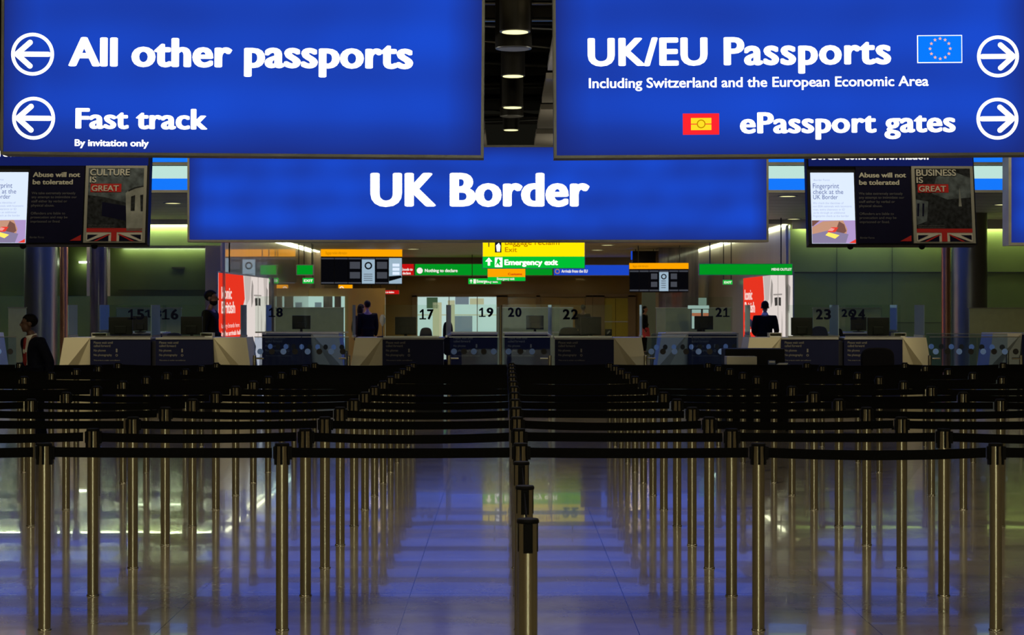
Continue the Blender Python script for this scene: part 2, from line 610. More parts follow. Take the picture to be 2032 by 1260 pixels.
def letters(body, x0, x1, zbase, cap, y, weight=(0.0, 0.0), spacing=1.0):
    """flat lettering whose ink runs from x0 to x1 and stands on zbase, as verts/faces in x,z at depth y"""
    vs, fs = glyphs(body, weight[0], weight[1], spacing)
    a, b = min(v[0] for v in vs), max(v[0] for v in vs)
    sx = (x1 - x0) / (b - a)
    sz = cap / capheight(weight[1])
    return [(x0 + (v[0] - a) * sx, y - v[2], zbase + (v[1] + weight[1]) * sz) for v in vs], fs


def text(pl, parent, m, rows, y=-0.006, weight=(0.0, 0.0), name='lettering', spacing=1.0):
    """rows of (words, left px, right px, baseline px, capital height px)"""
    for body, x0, x1, yb, cap in rows:
        vs, fs = letters(body, pl.x(x0), pl.x(x1), pl.z(yb), cap * pl.k, y, weight, spacing)
        me = bpy.data.meshes.new(name)
        me.from_pydata(vs, [], fs)
        me.materials.append(m)
        link(name, me, parent)


HEAVY = (0.052, 0.026)
BOLD = (0.035, 0.02)


def digits(num, x0, x1, z0, h, y, t):
    """heavy numerals with a foot under the one"""
    mb = MB()
    n = len(num)
    w = (x1 - x0) / n
    for i, ch in enumerate(num):
        a = x0 + i * w + 0.06 * w
        b = x0 + (i + 1) * w - 0.06 * w
        if ch == '1':
            c = (a + b) / 2
            s = (b - a) * 0.13
            mb.prism([(c - s, z0), (c + s, z0), (c + s, z0 + h), (c - s * 0.6, z0 + h), (a + 0.05 * w, z0 + h * 0.8), (a + 0.05 * w, z0 + h * 0.62), (c - s, z0 + h * 0.74)], y, y + t)
            mb.box(a, b, y, y + t, z0, z0 + h * 0.13)
        else:
            mb.add(*letters(ch, a, b, z0, h, y, (0.045, 0.03)))
    return mb


# ------------------------------------------------------------------ the setting
struct('floor', MB().box(-22, 22, -8, 90, -0.1, 0), M['floor'], 'polished beige stone tile floor of the arrivals hall')
struct('ceiling', MB().box(-22, 22, -8, 45, 7.6, 7.8), M['dark'], 'dark open service ceiling high above the queue')
struct('wall_back', MB().box(-22, 22, -8.2, -8, 0, 7.8), M['rearwall'])
struct('rear_reflector_panel', MB().box(-1.0, 1.0, -8.0, -7.9, 0, 7.0), M['rear_reflector'])  # unseen pale panel added so the steel posts catch a bright stripe
struct('wall_left', MB().box(-22.2, -22, -8, 45, 0, 7.8), M['rearwall'])
struct('wall_right', MB().box(22, 22.2, -8, 45, 0, 7.8), M['rearwall'])
mb = MB()
for i in range(22):
    y = 22.5 + i * 1.05
    mb.box(-6, 6, y, y + 0.12, 6.3 + (i % 3) * 0.25, 6.55 + (i % 3) * 0.25)
for x in (-3.2, -1.5, 0.9, 2.6):
    mb.box(x, x + 0.1, 18, 45, 6.7, 6.95)
struct('trim_1', mb, M['beam'], 'dark steel beams and trays under the service ceiling')
mb = MB()
for i in range(14):
    y = 23.2 + i * 1.6 + rnd.random() * 0.5
    x = rnd.uniform(-0.6, 0.2)
    mb.tube((x - 1.5, y, 6.2 + rnd.random() * 0.5), (x + 1.6, y, 6.2 + rnd.random() * 0.4), 0.03, seg=8)
struct('trim_2', mb, M['steel_grey'], 'thin pale conduits crossing the service ceiling')
for i, (x0, x1) in enumerate(((0.68, 3.6), (-3.6, -0.44))):
    mb = MB()
    for (a, b) in ((21.2, 24.0), (25.0, 28.45), (29.5, 33.0), (34.1, 37.8), (38.9, 41.8)):
        mb.box(x0, x1, a, b, 5.5, 5.6)
    struct('ceiling_raft', mb, M['raft'], ('pale ceiling panels right of the hanging downlights', 'pale ceiling panels left of the hanging downlights')[i])

# bulkhead over the desks: bands of azure and mint light between dark rails
zz = lambda y, D=30.0: EYE + (HY - y) * D / F
b = tag(MB().box(-11, 11, 30.06, 30.5, zz(380), 4.40).build('ceiling_bulkhead', M['housing']), 'long dark bulkhead over the passport desks', None, None, 'structure')
MB().box(-11, 11, 30.03, 30.06, zz(378), zz(354)).build('light_band', M['fascia_blue'], b)
MB().box(-11, 11, 30.03, 30.06, zz(354), zz(329)).build('light_band', M['fascia_mint'], b)
MB().box(-11, 11, 30.03, 30.06, zz(321), 4.36).build('light_band', M['fascia_blue'], b)
for z in (zz(380), zz(325)):
    MB().box(-11, 11, 29.98, 30.06, z - 0.02, z + 0.025).build('rail', M['frame'], b)

# low beige ceiling from the bulkhead to the far end
mb = MB()
y = 30.5
i = 0
while y < 41.3:
    mb.box(-15, 15, y, y + 1.02, 3.72, 3.80)
    y += 1.08
struct('ceiling_low', mb, M['lowceil'], 'low beige metal plank ceiling behind the bulkhead')
struct('ceiling_void', MB().box(-15, 15, 30.5, 90, 4.3, 4.4), M['dark'])
mb = MB()
y = 41.3
while y < 69.9:
    mb.box(-6.9, 6.9, y, y + 1.5, 3.62, 3.72)
    y += 1.58
struct('ceiling_passage', mb, M['lowceil'], 'beige plank ceiling of the passage beyond the desks')


# blue luminous panels in the low ceiling over the set back desks and into the passage
for y0, y1, z, spans in ((30.6, 31.6, 3.70, ((-12, -6.4), (-5.5, 4.5), (5.5, 8.0))), (32.5, 36.3, 3.70, ((-12, -7.5), (-5.85, 4.8), (6.3, 8.6))), (37.25, 40.95, 3.70, ((-13, -8.45), (-6.6, 5.5), (7.1, 9.9))),
                         (42.0, 45.5, 3.60, ((-6.4, 6.15),)), (46.5, 50.2, 3.60, ((-6.4, 6.15),))):
    for x0, x1 in spans:
        tag(MB().box(x0, x1, y0, y1, z, z + 0.02).build('ceiling_light_panel', M['panel_blue']), None, None, None, 'structure')


def recessed(x, y, z, r, lbl, lit=True):
    t = thing('recessed_downlight', lbl, 'ceiling light', (x, y, z))
    MB().lathe([(r * 1.25, 0.0), (r * 1.25, -0.012), (r, -0.012), (r, 0.0)], 20).build('bezel', M['frame'], t)
    MB().lathe([(r, -0.006), (r, -0.003)], 20).build('lens', M['lens'], t)
    return t


for px, py, D, z, lbl in ((343, 403, 34.6, 3.72, 'small round ceiling downlight seen left of the UK Border sign'),
                          (1563, 389, 32.4, 3.72, 'upper small ceiling downlight right of the UK Border sign'),
                          (1575, 434, 40.9, 3.72, 'lower small ceiling downlight right of the UK Border sign'),
                          (1989, 406, 35.1, 3.72, 'small ceiling downlight between the right poster board and far right sign'),
                          (1205, 486, 55.5, 3.62, 'left of two small downlights right of the yellow baggage sign'),
                          (1185, 496, 60.5, 3.62, 'farther small downlight right of the yellow baggage sign'),
                          (820, 494, 59.4, 3.62, 'small passage downlight above the nothing to declare sign')):
    p = at(px, py, D)
    recessed(p.x, p.y, z, 0.15 if D < 45 else 0.2, lbl)

# ---- front wall at 41.5 m, left and right of the passage, coves at its top
WD = 41.5


def wx(px, D=WD):
    return (px - CX) * D / F


# right green wall
struct('wall_front_right', MB().box(6.7, 15, WD, WD + 0.3, 0, 3.72), M['greenwall'], 'olive green glass clad wall right of the passage')
mb = MB()
mb.box(6.7, 15, WD - 0.012, WD, 2.475, 2.50)
mb.box(6.7, 15, WD - 0.006, WD, 1.30, 1.312)
for x in (wx(1660), wx(1770)):
    mb.box(x, x + 0.01, WD - 0.006, WD, 0, 3.5)
struct('trim_3', mb, M['joint'], 'dark panel joints of the right green wall')
MB_ = MB().box(6.7, 15, WD - 0.30, WD - 0.24, 3.50, 3.72)
struct('trim_4', MB_, M['lowceil'], 'cove lip at the top of the right green wall')
t = tag(MB().box(6.8, 14.8, WD - 0.085, WD - 0.03, 3.62, 3.66).build('cove_light', M['cove']), 'cove strip light along the top of the right green wall', 'strip light')
# left wall with two niches
n0, n1, n2, n3 = wx(-40), wx(135), wx(172), wx(213)
pE = wx(408)
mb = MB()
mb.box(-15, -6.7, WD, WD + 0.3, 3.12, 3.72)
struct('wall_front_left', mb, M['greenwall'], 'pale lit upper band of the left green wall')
mb = MB()
mb.box(n2, n3, WD, WD + 0.3, 0, 3.12)
mb.box(pE, -6.7, WD - 0.05, WD + 0.3, 0, 3.12)
struct('wall_front_left_pier', mb, M['bulkhead'], 'brown grey piers of the left wall')
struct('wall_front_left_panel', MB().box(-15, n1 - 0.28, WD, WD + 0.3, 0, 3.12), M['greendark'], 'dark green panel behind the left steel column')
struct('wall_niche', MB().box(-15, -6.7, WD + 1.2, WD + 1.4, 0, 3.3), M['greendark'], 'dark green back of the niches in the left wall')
struct('wall_low_left', MB().box(-15, pE, WD - 0.12, WD - 0.02, 0, 1.93), M['greenlow'], 'low olive green panel along the left wall')
mb = MB()
mb.box(n3, pE, WD + 1.18, WD + 1.2, 2.08, 2.09)
mb.box(wx(322), wx(349), WD + 1.17, WD + 1.2, 2.60, 2.64)
struct('trim_5', mb, M['joint'])
struct('trim_6', MB().box(-15, -6.7, WD - 0.3, WD - 0.24, 3.60, 3.72), M['lowceil'])
tag(MB().box(-14.8, -6.8, WD - 0.085, WD - 0.03, 3.62, 3.66).build('cove_light', M['cove']), 'cove strip light along the top of the left green wall', 'strip light')
struct('trim_7', MB().box(n3, pE, WD + 0.1, WD + 0.9, 3.08, 3.14), M['lowceil'])
tag(MB().box(n3 + 0.1, pE - 0.1, WD + 1.05, WD + 1.12, 3.09, 3.12).build('cove_light', M['cove_niche']), 'strip light at the top of the wide dark niche on the left', 'strip light')
tag(MB().box(n1, n2, WD + 1.05, WD + 1.12, 2.74, 2.77).build('cove_light', M['cove_niche']), 'short strip light in the narrow niche behind the left steel column', 'strip light')

# passage side walls, glossy, with a cove lamp at their tops
for s, nm in ((-1, 'left'), (1, 'right')):
    xa, xb = (s * 6.7, s * 6.95)
    struct('wall_passage_' + nm, MB().box(min(xa, xb), max(xa, xb), WD + 0.3, 70, 0, 3.72), M['sidewall' if s < 0 else 'sidewall_dull'], 'glossy glass clad %s side wall of the passage' % nm)
    xc = s * 6.58
    tag(MB().box(xc - 0.05, xc + 0.05, WD, 69, 3.585, 3.61).build('cove_light', M['cove_side']), 'cove strip light running along the %s passage wall' % nm, 'strip light')
    struct('trim_8' if s < 0 else 'trim_9', MB().box(s * 6.62 - 0.03, s * 6.62 + 0.03, WD - 0.06, WD, 0, 3.6), M['steel_grey'])

# steel columns and copper trims
for px0, px1, D, nm, lbl in ((49, 113, 38.5, 'steel_column', 'large round steel clad column at the left'),
                             (1889, 1958, 38.5, 'steel_column', 'large round steel clad column at the right')):
    r = (px1 - px0) / 2 * D / F
    c = ((px0 + px1) / 2 - CX) * D / F
    o = tag(MB().lathe([(r, 0), (r, 3.72)], 48, (c, D, 0)).build(nm, M['column'], smooth=True), lbl, 'column', None, 'structure')
    MB().lathe([(r + 0.015, 0), (r + 0.015, 0.12)], 48, (c, D, 0)).build('base_ring', M['steel_grey'], o, smooth=True)
for px0, px1, D, lbl in ((119, 135, 39.5, 'slim copper clad post beside the left steel column'),
                         (1868, 1886, 39.5, 'slim copper clad post beside the right steel column')):
    r = (px1 - px0) / 2 * D / F
    c = ((px0 + px1) / 2 - CX) * D / F
    tag(MB().lathe([(r, 0), (r, 3.72)], 24, (c, D, 0)).build('copper_post', M['copper'], smooth=True), lbl, 'column', None, 'structure')
o = tag(MB().lathe([(0.2, 0), (0.2, 3.1)], 32, (wx(196, 40.3), 40.3, 0)).build('steel_column', M['stone'], smooth=True), 'dark column in front of the left niches', 'column', None, 'structure')

# ---- far end of the passage
PD = 70.0
px_ = lambda x, D=PD: (x - CX) * D / F
struct('wall_portal', MB().box(-7, 7, PD, PD + 0.3, 3.0, 4.2), M['bulkhead'], 'pinkish brown bulkhead over the far portal')
ED = 78.0
ez = lambda y, D=ED: EYE + (HY - y) * D / F
struct('wall_end', MB().box(-9, 9, ED + 0.4, ED + 0.6, 0, 4.2), M['ochre'], 'ochre glass wall at the far end')
struct('ceiling_end', MB().box(-7, 7, PD + 0.3, ED + 0.4, 3.0, 3.1), M['ochre'])
for s, nm in ((-1, 'left'), (1, 'right')):
    struct('wall_end_' + nm, MB().box(min(s * 6.7, s * 6.95), max(s * 6.7, s * 6.95), PD, ED + 0.4, 0, 3.0), M['ochre'])
mb = MB()
for x0, x1 in ((817, 827), (985, 1008), (1064, 1072), (1163, 1176), (1177, 1200), (1247, 1262)):
    mb.box(px_(x0, ED), px_(x1, ED), ED + 0.2, ED + 0.4, 0, ez(586))
for y0, y1, x0, x1 in ((583, 589, 817, 1262),):
    mb.box(px_(x0, ED), px_(x1, ED), ED + 0.2, ED + 0.4, ez(y1), ez(y0))
struct('trim_10', mb, M['mauve'], 'mauve surrounds of the far doorways')
mb = MB().box(px_(1200, ED), px_(1247, ED), ED + 0.3, ED + 0.4, 0, ez(592))
d = struct('door_1', mb, M['yellowdoor'], 'yellow green double door at the far end')
MB().box(px_(1222, ED), px_(1222.6, ED), ED + 0.29, ED + 0.3, 0, ez(592)).build('door_gap', M['joint'], d)
MB().box(px_(1200, ED), px_(1247, ED), ED + 0.27, ED + 0.3, 0.98, 1.02).build('push_bar', M['steel_grey'], d)
d = struct('door_2', MB().box(px_(1010, ED), px_(1064, ED), ED + 0.3, ED + 0.4, 0, ez(592)), M['ochre'], 'ochre door left of the number twenty two desk')
d = struct('door_3', MB().box(px_(1112, ED), px_(1160, ED), ED + 0.3, ED + 0.4, 0, ez(592)), M['ochre'], 'orange brown door behind the desk numbered twenty two')
# lit office windows at the far end
w = struct('window_1', MB().box(px_(828, ED), px_(985, ED), ED + 0.32, ED + 0.36, 0.2, ez(589)), M['lit_window'], 'brightly lit office window behind desks seventeen and nineteen')
for x0, x1, y0, y1, m in ((846, 868, 590, 612, 'lit_green'), (858, 876, 600, 690, 'lit_pale'), (888, 902, 596, 690, 'lit_pale'), (903, 930, 589, 604, 'lit_grey'), (902, 937, 627, 665, 'lit_grey'),
                          (932, 960, 592, 604, 'lit_pale'), (828, 985, 624, 626, 'lit_pale')):
    MB().box(px_(x0, ED), px_(x1, ED), ED + 0.305, ED + 0.318, ez(y1), ez(y0)).build('room_shape', M[m], w)
for x in (890, 946):
    MB().box(px_(x, ED), px_(x + 1.5, ED), ED + 0.29, ED + 0.304, 0.2, ez(589)).build('mullion', M['mauve'], w)
w = struct('window_2', MB().box(px_(553, 60), px_(684, 60), 60.0, 60.05, 0.2, EYE + (HY - 588) * 60 / F), M['lit_window'], 'brightly lit window above the olive screens behind desk eighteen')
mb = MB()
for x0, x1 in ((604, 609), (642, 660), (664, 677)):
    mb.box(px_(x0, 60), px_(x1, 60), 59.96, 60.0, 0.2, EYE + 19 * 60 / F)
mb.build('mullion', M['stone'], w)
mb = MB()
for x0, x1, y0, y1 in ((566, 574, 603, 612), (625, 638, 600, 612), (580, 600, 604, 614)):
    mb.box(px_(x0, 60), px_(x1, 60), 59.95, 60.0, EYE + (HY - y1) * 60 / F, EYE + (HY - y0) * 60 / F)
mb.build('room_shape', M['lit_grey'], w)
struct('wall_partition_left', MB().box(px_(540, 60.3), px_(765, 60.3), 60.06, 60.3, 0, 2.3), M['ochre'], 'ochre partition on the left of the passage')
tag(MB().box(px_(1307, 58), px_(1386, 58), 58.0, 59.2, 0, 3.62).build('stone_column', M['stone']), 'dark veined stone pier behind the right monitor board', 'column', None, 'structure')
tag(MB().box(px_(622, 62), px_(640, 62), 62, 62.6, 0, 3.62).build('stone_column', M['bulkhead']), 'brown grey pier behind the left monitor board', 'column', None, 'structure')
tag(MB().box(px_(1454, 52), px_(1474, 52), 50.6, 51.2, 0, 2.5).build('stone_column', M['stone']), 'dark pier left of the right red mural', 'column', None, 'structure')
tag(MB().box(px_(540, 52), px_(556, 52), 50.6, 51.2, 0, 2.5).build('stone_column', M['stone']), 'dark pier right of the left red mural', 'column', None, 'structure')
tag(MB().box(px_(1274, 64), px_(1308, 64), 64, 64.1, 0, 2.9).build('wall_panel', mat('grey_teal_panel', (0.16, 0.20, 0.18), 0.5, 0, 0.1, 1)), 'grey teal wall panel behind the woman with red bag', None, None, 'structure')


# ------------------------------------------------------------------ hanging signs
def hanger(t, xs, z0, z1, y=0.1):
    for x in xs:
        MB().tube((x, y, z0), (x, y, z1), 0.015, seg=8).build('hanger', M['beam'], t)


def arrow(mb, cx, cz, r, dirn, k, y):
    mb.ring(cx, cz, r * 0.84, r, y)
    t = r * 0.118
    mb.box(cx - r * 0.74, cx + r * 0.74, y, y + 0.003, cz - t, cz + t)
    tip = cx + dirn * r * 0.74
    for s in (1, -1):
        a = (tip, cz)
        b_ = (tip - dirn * r * 0.62, cz + s * r * 0.55)
        d = Vector((b_[0] - a[0], b_[1] - a[1])).normalized()
        nn = Vector((-d.y, d.x)) * t * 1.05
        mb.prism([(a[0] + nn.x, a[1] + nn.y), (b_[0] + nn.x, b_[1] + nn.y), (b_[0] - nn.x, b_[1] - nn.y), (a[0] - nn.x, a[1] - nn.y)], y, y + 0.003)
        mb.disc(b_[0], b_[1], t * 1.05, y, 16)
    mb.disc(tip, cz, t * 1.0, y, 16)
    mb.disc(cx - dirn * r * 0.74, cz, t, y, 16)


def lit_sign(name, label, x0, x1, ytop, ybot, D, facemat, ceil, roll=0.0, depth=0.18, rim=0.018, hang=True):
    pl = Pl((x0 + x1) / 2, (ytop + ybot) / 2, D)
    t = thing(name, label, 'sign', pl.o)
    t.rotation_euler = (0, roll, 0)
    w, h = (x1 - x0) * pl.k, (ybot - ytop) * pl.k
    mb = MB()
    mb.box(-w / 2, w / 2, 0.012, depth, -h / 2, h / 2)
    for a in ((-w / 2, -w / 2 + rim, -h / 2, h / 2), (w / 2 - rim, w / 2, -h / 2, h / 2)):
        mb.box(a[0], a[1], -0.012, 0.012, a[2], a[3])
    mb.box(-w / 2 + rim, w / 2 - rim, -0.012, 0.012, -h / 2, -h / 2 + rim)
    mb.box(-w / 2 + rim, w / 2 - rim, -0.012, 0.012, h / 2 - rim, h / 2)
    mb.build('housing', M['frame'], t)
    fm = facemat(w, h) if callable(facemat) else facemat
    f = MB().box(-w / 2 + rim, w / 2 - rim, 0.0, 0.012, -h / 2 + rim, h / 2 - rim).build('face', fm, t)
    if hang:
        hanger(t, (-w * 0.38, w * 0.38), h / 2, ceil + 0.05 - pl.o.z, depth / 2)
    return pl, t, f


bluebox = lambda nm: (lambda w, h: lightbox(nm, BLO, BHI, w, h, tube=h / 3.2))
SD = 11.7
# left
pl, t, f = lit_sign('overhead_sign', 'big blue lit sign at upper left reading All other passports', 3, 961, -82, 310, SD, bluebox('blue_face_all_other'), 7.6, R(0.45))
text(pl, f, M['white_glow'], [('All other passports', 136, 820, 134.5, 58)], -0.006, (0.048, 0.024), spacing=1.04)
text(pl, f, M['white_glow'], [('Fast track', 151, 413, 258, 41)], -0.006, (0.046, 0.022), spacing=1.04)
text(pl, f, M['white_glow'], [('By invitation only', 150, 297, 292.5, 13.5)], -0.006, (0.038, 0.02))
for cx, cy in ((65, 111), (68, 238)):
    mb = MB()
    arrow(mb, pl.x(cx), pl.z(cy), 42.5 * pl.k, -1, pl.k, -0.006)
    mb.build('arrow_symbol', M['white_glow'], f)
# right
pl, t, f = lit_sign('overhead_sign', 'big blue lit sign at upper right reading UK/EU Passports', 1098, 2050, -82, 311, SD, bluebox('blue_face_uk_eu'), 7.6, R(-0.4))
text(pl, f, M['white_glow'], [('UK/EU Passports', 1166, 1768, 129, 56)], -0.006, (0.042, 0.024), spacing=1.07)
text(pl, f, M['white_glow'], [('Including Switzerland and the European Economic Area', 1168, 1842, 172.5, 20)], -0.006, (0.022, 0.015))
text(pl, f, M['white_glow'], [('ePassport gates', 1467, 1895, 264.5, 42)], -0.006, (0.044, 0.022), spacing=1.05)
for cx, cy in ((1980, 115), (1978, 238.5)):
    mb = MB()
    arrow(mb, pl.x(cx), pl.z(cy), 41.5 * pl.k, 1, pl.k, -0.006)
    mb.build('arrow_symbol', M['white_glow'], f)
fl = pl.box(MB(), 1820, 1909, 72, 127, -0.005, 0).build('flag_symbol', M['white_glow'], f)
pl.box(MB(), 1821.6, 1907.4, 73.6, 125.4, -0.008, -0.005).build('flag_field', M['eu_blue'], fl)
mb = MB()
for i in range(12):
    a = 2 * math.pi * i / 12
    sx, sz = pl.x(1865) + 20 * pl.k * math.sin(a), pl.z(99) + 20 * pl.k * math.cos(a)
    pts = []
    for j in range(10):
        rr = (3.6 if j % 2 == 0 else 1.7) * pl.k
        q = math.pi / 2 + j * math.pi / 5
        pts.append((sx + rr * math.cos(q), sz + rr * math.sin(q)))
    mb.prism(pts, -0.011, -0.008)
mb.build('flag_stars', M['eu_star'], fl)
ic = pl.box(MB(), 1354, 1426, 224, 266, -0.005, 0).build('passport_chip_symbol', M['flag_red'], f)
mb = MB()
pl.box(mb, 1370, 1410.5, 233, 244.2, -0.008, -0.005)
pl.box(mb, 1370, 1410.5, 246, 257, -0.008, -0.005)
mb.build('chip', M['flag_yel'], ic)
mb = MB()
mb.ring(pl.x(1390), pl.z(245), 6.6 * pl.k, 8.6 * pl.k, -0.014)
mb.build('chip_line', M['flag_line'], ic)
mb = MB()
mb.disc(pl.x(1390), pl.z(245), 6.6 * pl.k, -0.012)
mb.build('chip', M['flag_yel'], ic)

# UK Border
UD = 25.2
pl, t, f = lit_sign('overhead_sign', 'wide blue lit UK Border sign hanging over the desks', 372, 1525, 288, 480, UD, bluebox('blue_face_uk_border'), 7.6, 0, 0.3, 0.03)
text(pl, f, M['white_glow'], [('UK Border', 735, 1170, 410, 67)], -0.008, (0.052, 0.025), spacing=1.05)
# sign cut off at the right edge
pl, t, f = lit_sign('overhead_sign', 'blue lit sign cut off by the right edge of the picture', 2001, 2600, 288, 487, UD, bluebox('blue_face_far_right'), 7.6, 0, 0.3, 0.04)


# ------------------------------------------------------------------ information boards with poster and screen
def info_board(dx, dy, D, head_y, word, label):
    pl = Pl(1770 + dx, 407 + dy, D)
    t = thing('information_board', label, 'information board', pl.o, 0)
    t.rotation_euler = (R(-9), 0, 0)
    X = lambda v: v + dx
    Y = lambda v: v + dy
    pl.box(MB(), X(1603), X(1937), Y(286), Y(487), 0.02, 0.2).build('housing', M['housing'], t, bevel=0.008)
    h = pl.box(MB(), X(1607), X(1934), Y(290), Y(327), 0.0, 0.02).build('header', lightbox('header_blue', (0.006, 0.012, 0.10), (0.008, 0.05, 0.5), 3, 0.22, 0.3, 1.0, 0.05), t)
    text(pl, h, M['white_glow'], [('Border control information', X(1613), X(1846), Y(head_y), 17)], -0.005, BOLD)
    # lit screen
    s = pl.box(MB(), X(1610), X(1696), Y(341), Y(484), 0.0, 0.02).build('screen', M['screen_white'], t)
    text(pl, s, M['screen_ink'], [('Fingerprint', X(1614), X(1666), Y(373), 10), ('check at the', X(1614), X(1674), Y(384.5), 9), ('UK Border', X(1614), X(1663), Y(395), 9)], -0.003)
    text(pl, s, M['screen_ink2'], [('Border Force', X(1616), X(1648), Y(358), 4), ('We check the identities of', X(1613), X(1674), Y(405), 4),
                                   ('non EEA nationals with biometric', X(1613), X(1690), Y(411.5), 4), ('visas, entry clearance or ID', X(1613), X(1676), Y(418), 4),
                                   ('cards through an additional', X(1613), X(1676), Y(424.5), 4), ('fingerprint check at the border', X(1613), X(1684), Y(431), 4)], -0.003)
    g = pl.box(MB(), X(1610), X(1696), Y(438), Y(484), -0.002, 0.0).build('picture', M['scr_purple'], s)
    for pts, m, d in (([(1610, 452), (1632, 440), (1672, 438), (1680, 456), (1676, 474), (1650, 478), (1620, 470), (1610, 476)], 'scr_skin', -0.003),
                      ([(1610, 438), (1626, 438), (1612, 450), (1610, 450)], 'scr_skin2', -0.0035),
                      ([(1664, 440), (1674, 446), (1678, 460), (1668, 468), (1656, 460)], 'scr_skin2', -0.0035),
                      ([(1610, 466), (1644, 458), (1682, 466), (1676, 484), (1610, 484)], 'scr_grey', -0.004),
                      ([(1640, 462), (1648, 452), (1662, 452), (1656, 462)], 'scr_red', -0.0045),
                      ([(1641, 459), (1648, 453), (1655, 455), (1650, 460)], 'scr_pink', -0.005),
                      ([(1636, 468), (1642, 462), (1664, 468), (1655, 475)], 'scr_yellow', -0.0055),
                      ([(1682, 484), (1696, 476), (1696, 484)], 'scr_red', -0.0055)):
        pl.poly(MB(), [(X(a), Y(b_)) for a, b_ in pts], d, 0.0004).build('picture_shape', M[m], g)
    # dark notice
    s = pl.box(MB(), X(1700), X(1808), Y(329), Y(484), 0.0, 0.02).build('notice', M['post_navy'], t)
    text(pl, s, M['post_ink'], [('Abuse will not', X(1706), X(1800), Y(351), 10), ('be tolerated', X(1706), X(1786), Y(366), 10)], -0.003, BOLD)
    text(pl, s, M['post_ink2'], [('We take extremely seriously', X(1705), X(1792), Y(386), 5), ('any attempt to intimidate our', X(1705), X(1795), Y(394), 5),
                                 ('staff either by verbal or', X(1705), X(1776), Y(402.5), 5), ('physical abuse.', X(1705), X(1751), Y(411), 5),
                                 ('Offenders are liable to', X(1705), X(1773), Y(427), 5), ('prosecution and may be', X(1705), X(1778), Y(435), 5),
                                 ('imprisoned or fined.', X(1705), X(1764), Y(443.5), 5), ('Border Force', X(1705), X(1733), Y(475), 4)], -0.003)
    pl.poly(MB(), [(X(1784), Y(480)), (X(1806), Y(468)), (X(1806), Y(480))], -0.004, 0.003).build('red_corner', M['post_red'], s)
    # poster
    p = pl.box(MB(), X(1811), X(1933), Y(328), Y(484), -0.008, 0.02).build('poster', M['post_frame'], t)
    pl.box(MB(), X(1817), X(1927), Y(333), Y(461), -0.010, -0.008).build('poster_picture', M['post_sky' if word == 'CULTURE' else 'post_dark'], p)
    shapes = []
    if word == 'CULTURE':
        shapes = [([(1817, 388), (1850, 392), (1895, 404), (1895, 461), (1817, 461)], 'post_dark', -0.011),
                  ([(1896, 461), (1892, 384), (1900, 376), (1927, 370), (1927, 461)], 'post_stone', -0.012),
                  ([(1897, 378), (1909, 372), (1927, 369), (1927, 371), (1910, 375), (1897, 381)], 'post_dark', -0.013),
                  ([(1903, 391), (1911, 388), (1911, 420), (1903, 420)], 'post_dark', -0.013),
                  ([(1921, 388), (1927, 387), (1927, 421), (1923, 421)], 'post_dark', -0.013),
                  ([(1846, 402), (1894, 410), (1894, 440), (1846, 430)], 'post_navy', -0.0115)]
    else:
        shapes = [([(1860, 350), (1895, 340), (1927, 352), (1927, 392), (1880, 396), (1850, 384)], 'post_sky', -0.011),
                  ([(1902, 410), (1905, 372), (1908, 410)], 'post_stone', -0.012),
                  ([(1817, 396), (1842, 400), (1838, 440), (1817, 448)], 'post_sky', -0.012),
                  ([(1820, 404), (1824, 404), (1822, 430), (1819, 430)], 'post_navy', -0.013),
                  ([(1830, 404), (1834, 404), (1832, 430), (1829, 430)], 'post_navy', -0.013)]
    for pts, m, d in shapes:
        pl.poly(MB(), [(X(a), Y(b_)) for a, b_ in pts], d, 0.0008).build('poster_shape', M[m], p)
    pl.box(MB(), X(1822), X(1883), Y(365), Y(382), -0.012, -0.010).build('red_band', M['post_red'], p)
    text(pl, p, M['post_ink'], [(word, X(1820), X(1899), Y(348), 13), ('IS', X(1820), X(1833), Y(362.5), 12), ('GREAT', X(1824), X(1878), Y(380), 11.5)], -0.0145, (0.02, 0.012))
    text(pl, p, M['post_ink2'], [('Great Britain, a place to visit and work', X(1820), X(1872), Y(450), 2.5), ('Find out more while you wait here', X(1820), X(1872), Y(454), 2.5)], -0.0145)
    fg = pl.box(MB(), X(1817), X(1927), Y(463), Y(481), -0.010, -0.008).build('union_flag', M['post_white'], p)
    for pts, m, d in (([(1817, 455), (1927, 455), (1927, 463), (1817, 463)], 'post_red', -0.012), ([(1866, 463), (1877, 463), (1877, 481), (1866, 481)], 'post_red', -0.012),
                      ([(1819, 468), (1840, 468), (1819, 478)], 'post_navy', -0.012), ([(1822, 481), (1861, 466.5), (1861, 481)], 'post_navy', -0.012),
                      ([(1925, 468), (1904, 468), (1925, 478)], 'post_navy', -0.012), ([(1922, 481), (1882, 466.5), (1882, 481)], 'post_navy', -0.012),
                      ([(1832, 481), (1860, 467), (1865, 467), (1838, 481)], 'post_red', -0.013), ([(1912, 481), (1884, 467), (1879, 467), (1906, 481)], 'post_red', -0.013)):
        pl.poly(MB(), [(X(a), Y(b_)) for a, b_ in pts], d, 0.0015).build('flag_shape', M[m], fg)
    for x in (1688, 1830):
        c = pl.p(X(x), Y(487))
        MB().ell((c[0], 0.1, c[1]), (0.045, 0.045, 0.045), 16, 10).build('camera_dome', M['black'], t, smooth=True)
    hanger(t, (-0.9, 0.9), pl.z(Y(286)), 5.2, 0.1)
    return t


info_board(0, 0, 23.0, 314.5, 'BUSINESS', 'hanging board at right with fingerprint screen and BUSINESS IS GREAT poster')
info_board(-1643, -1, 23.0, 309.5, 'CULTURE', 'hanging board at left with cropped screen and CULTURE IS GREAT poster')

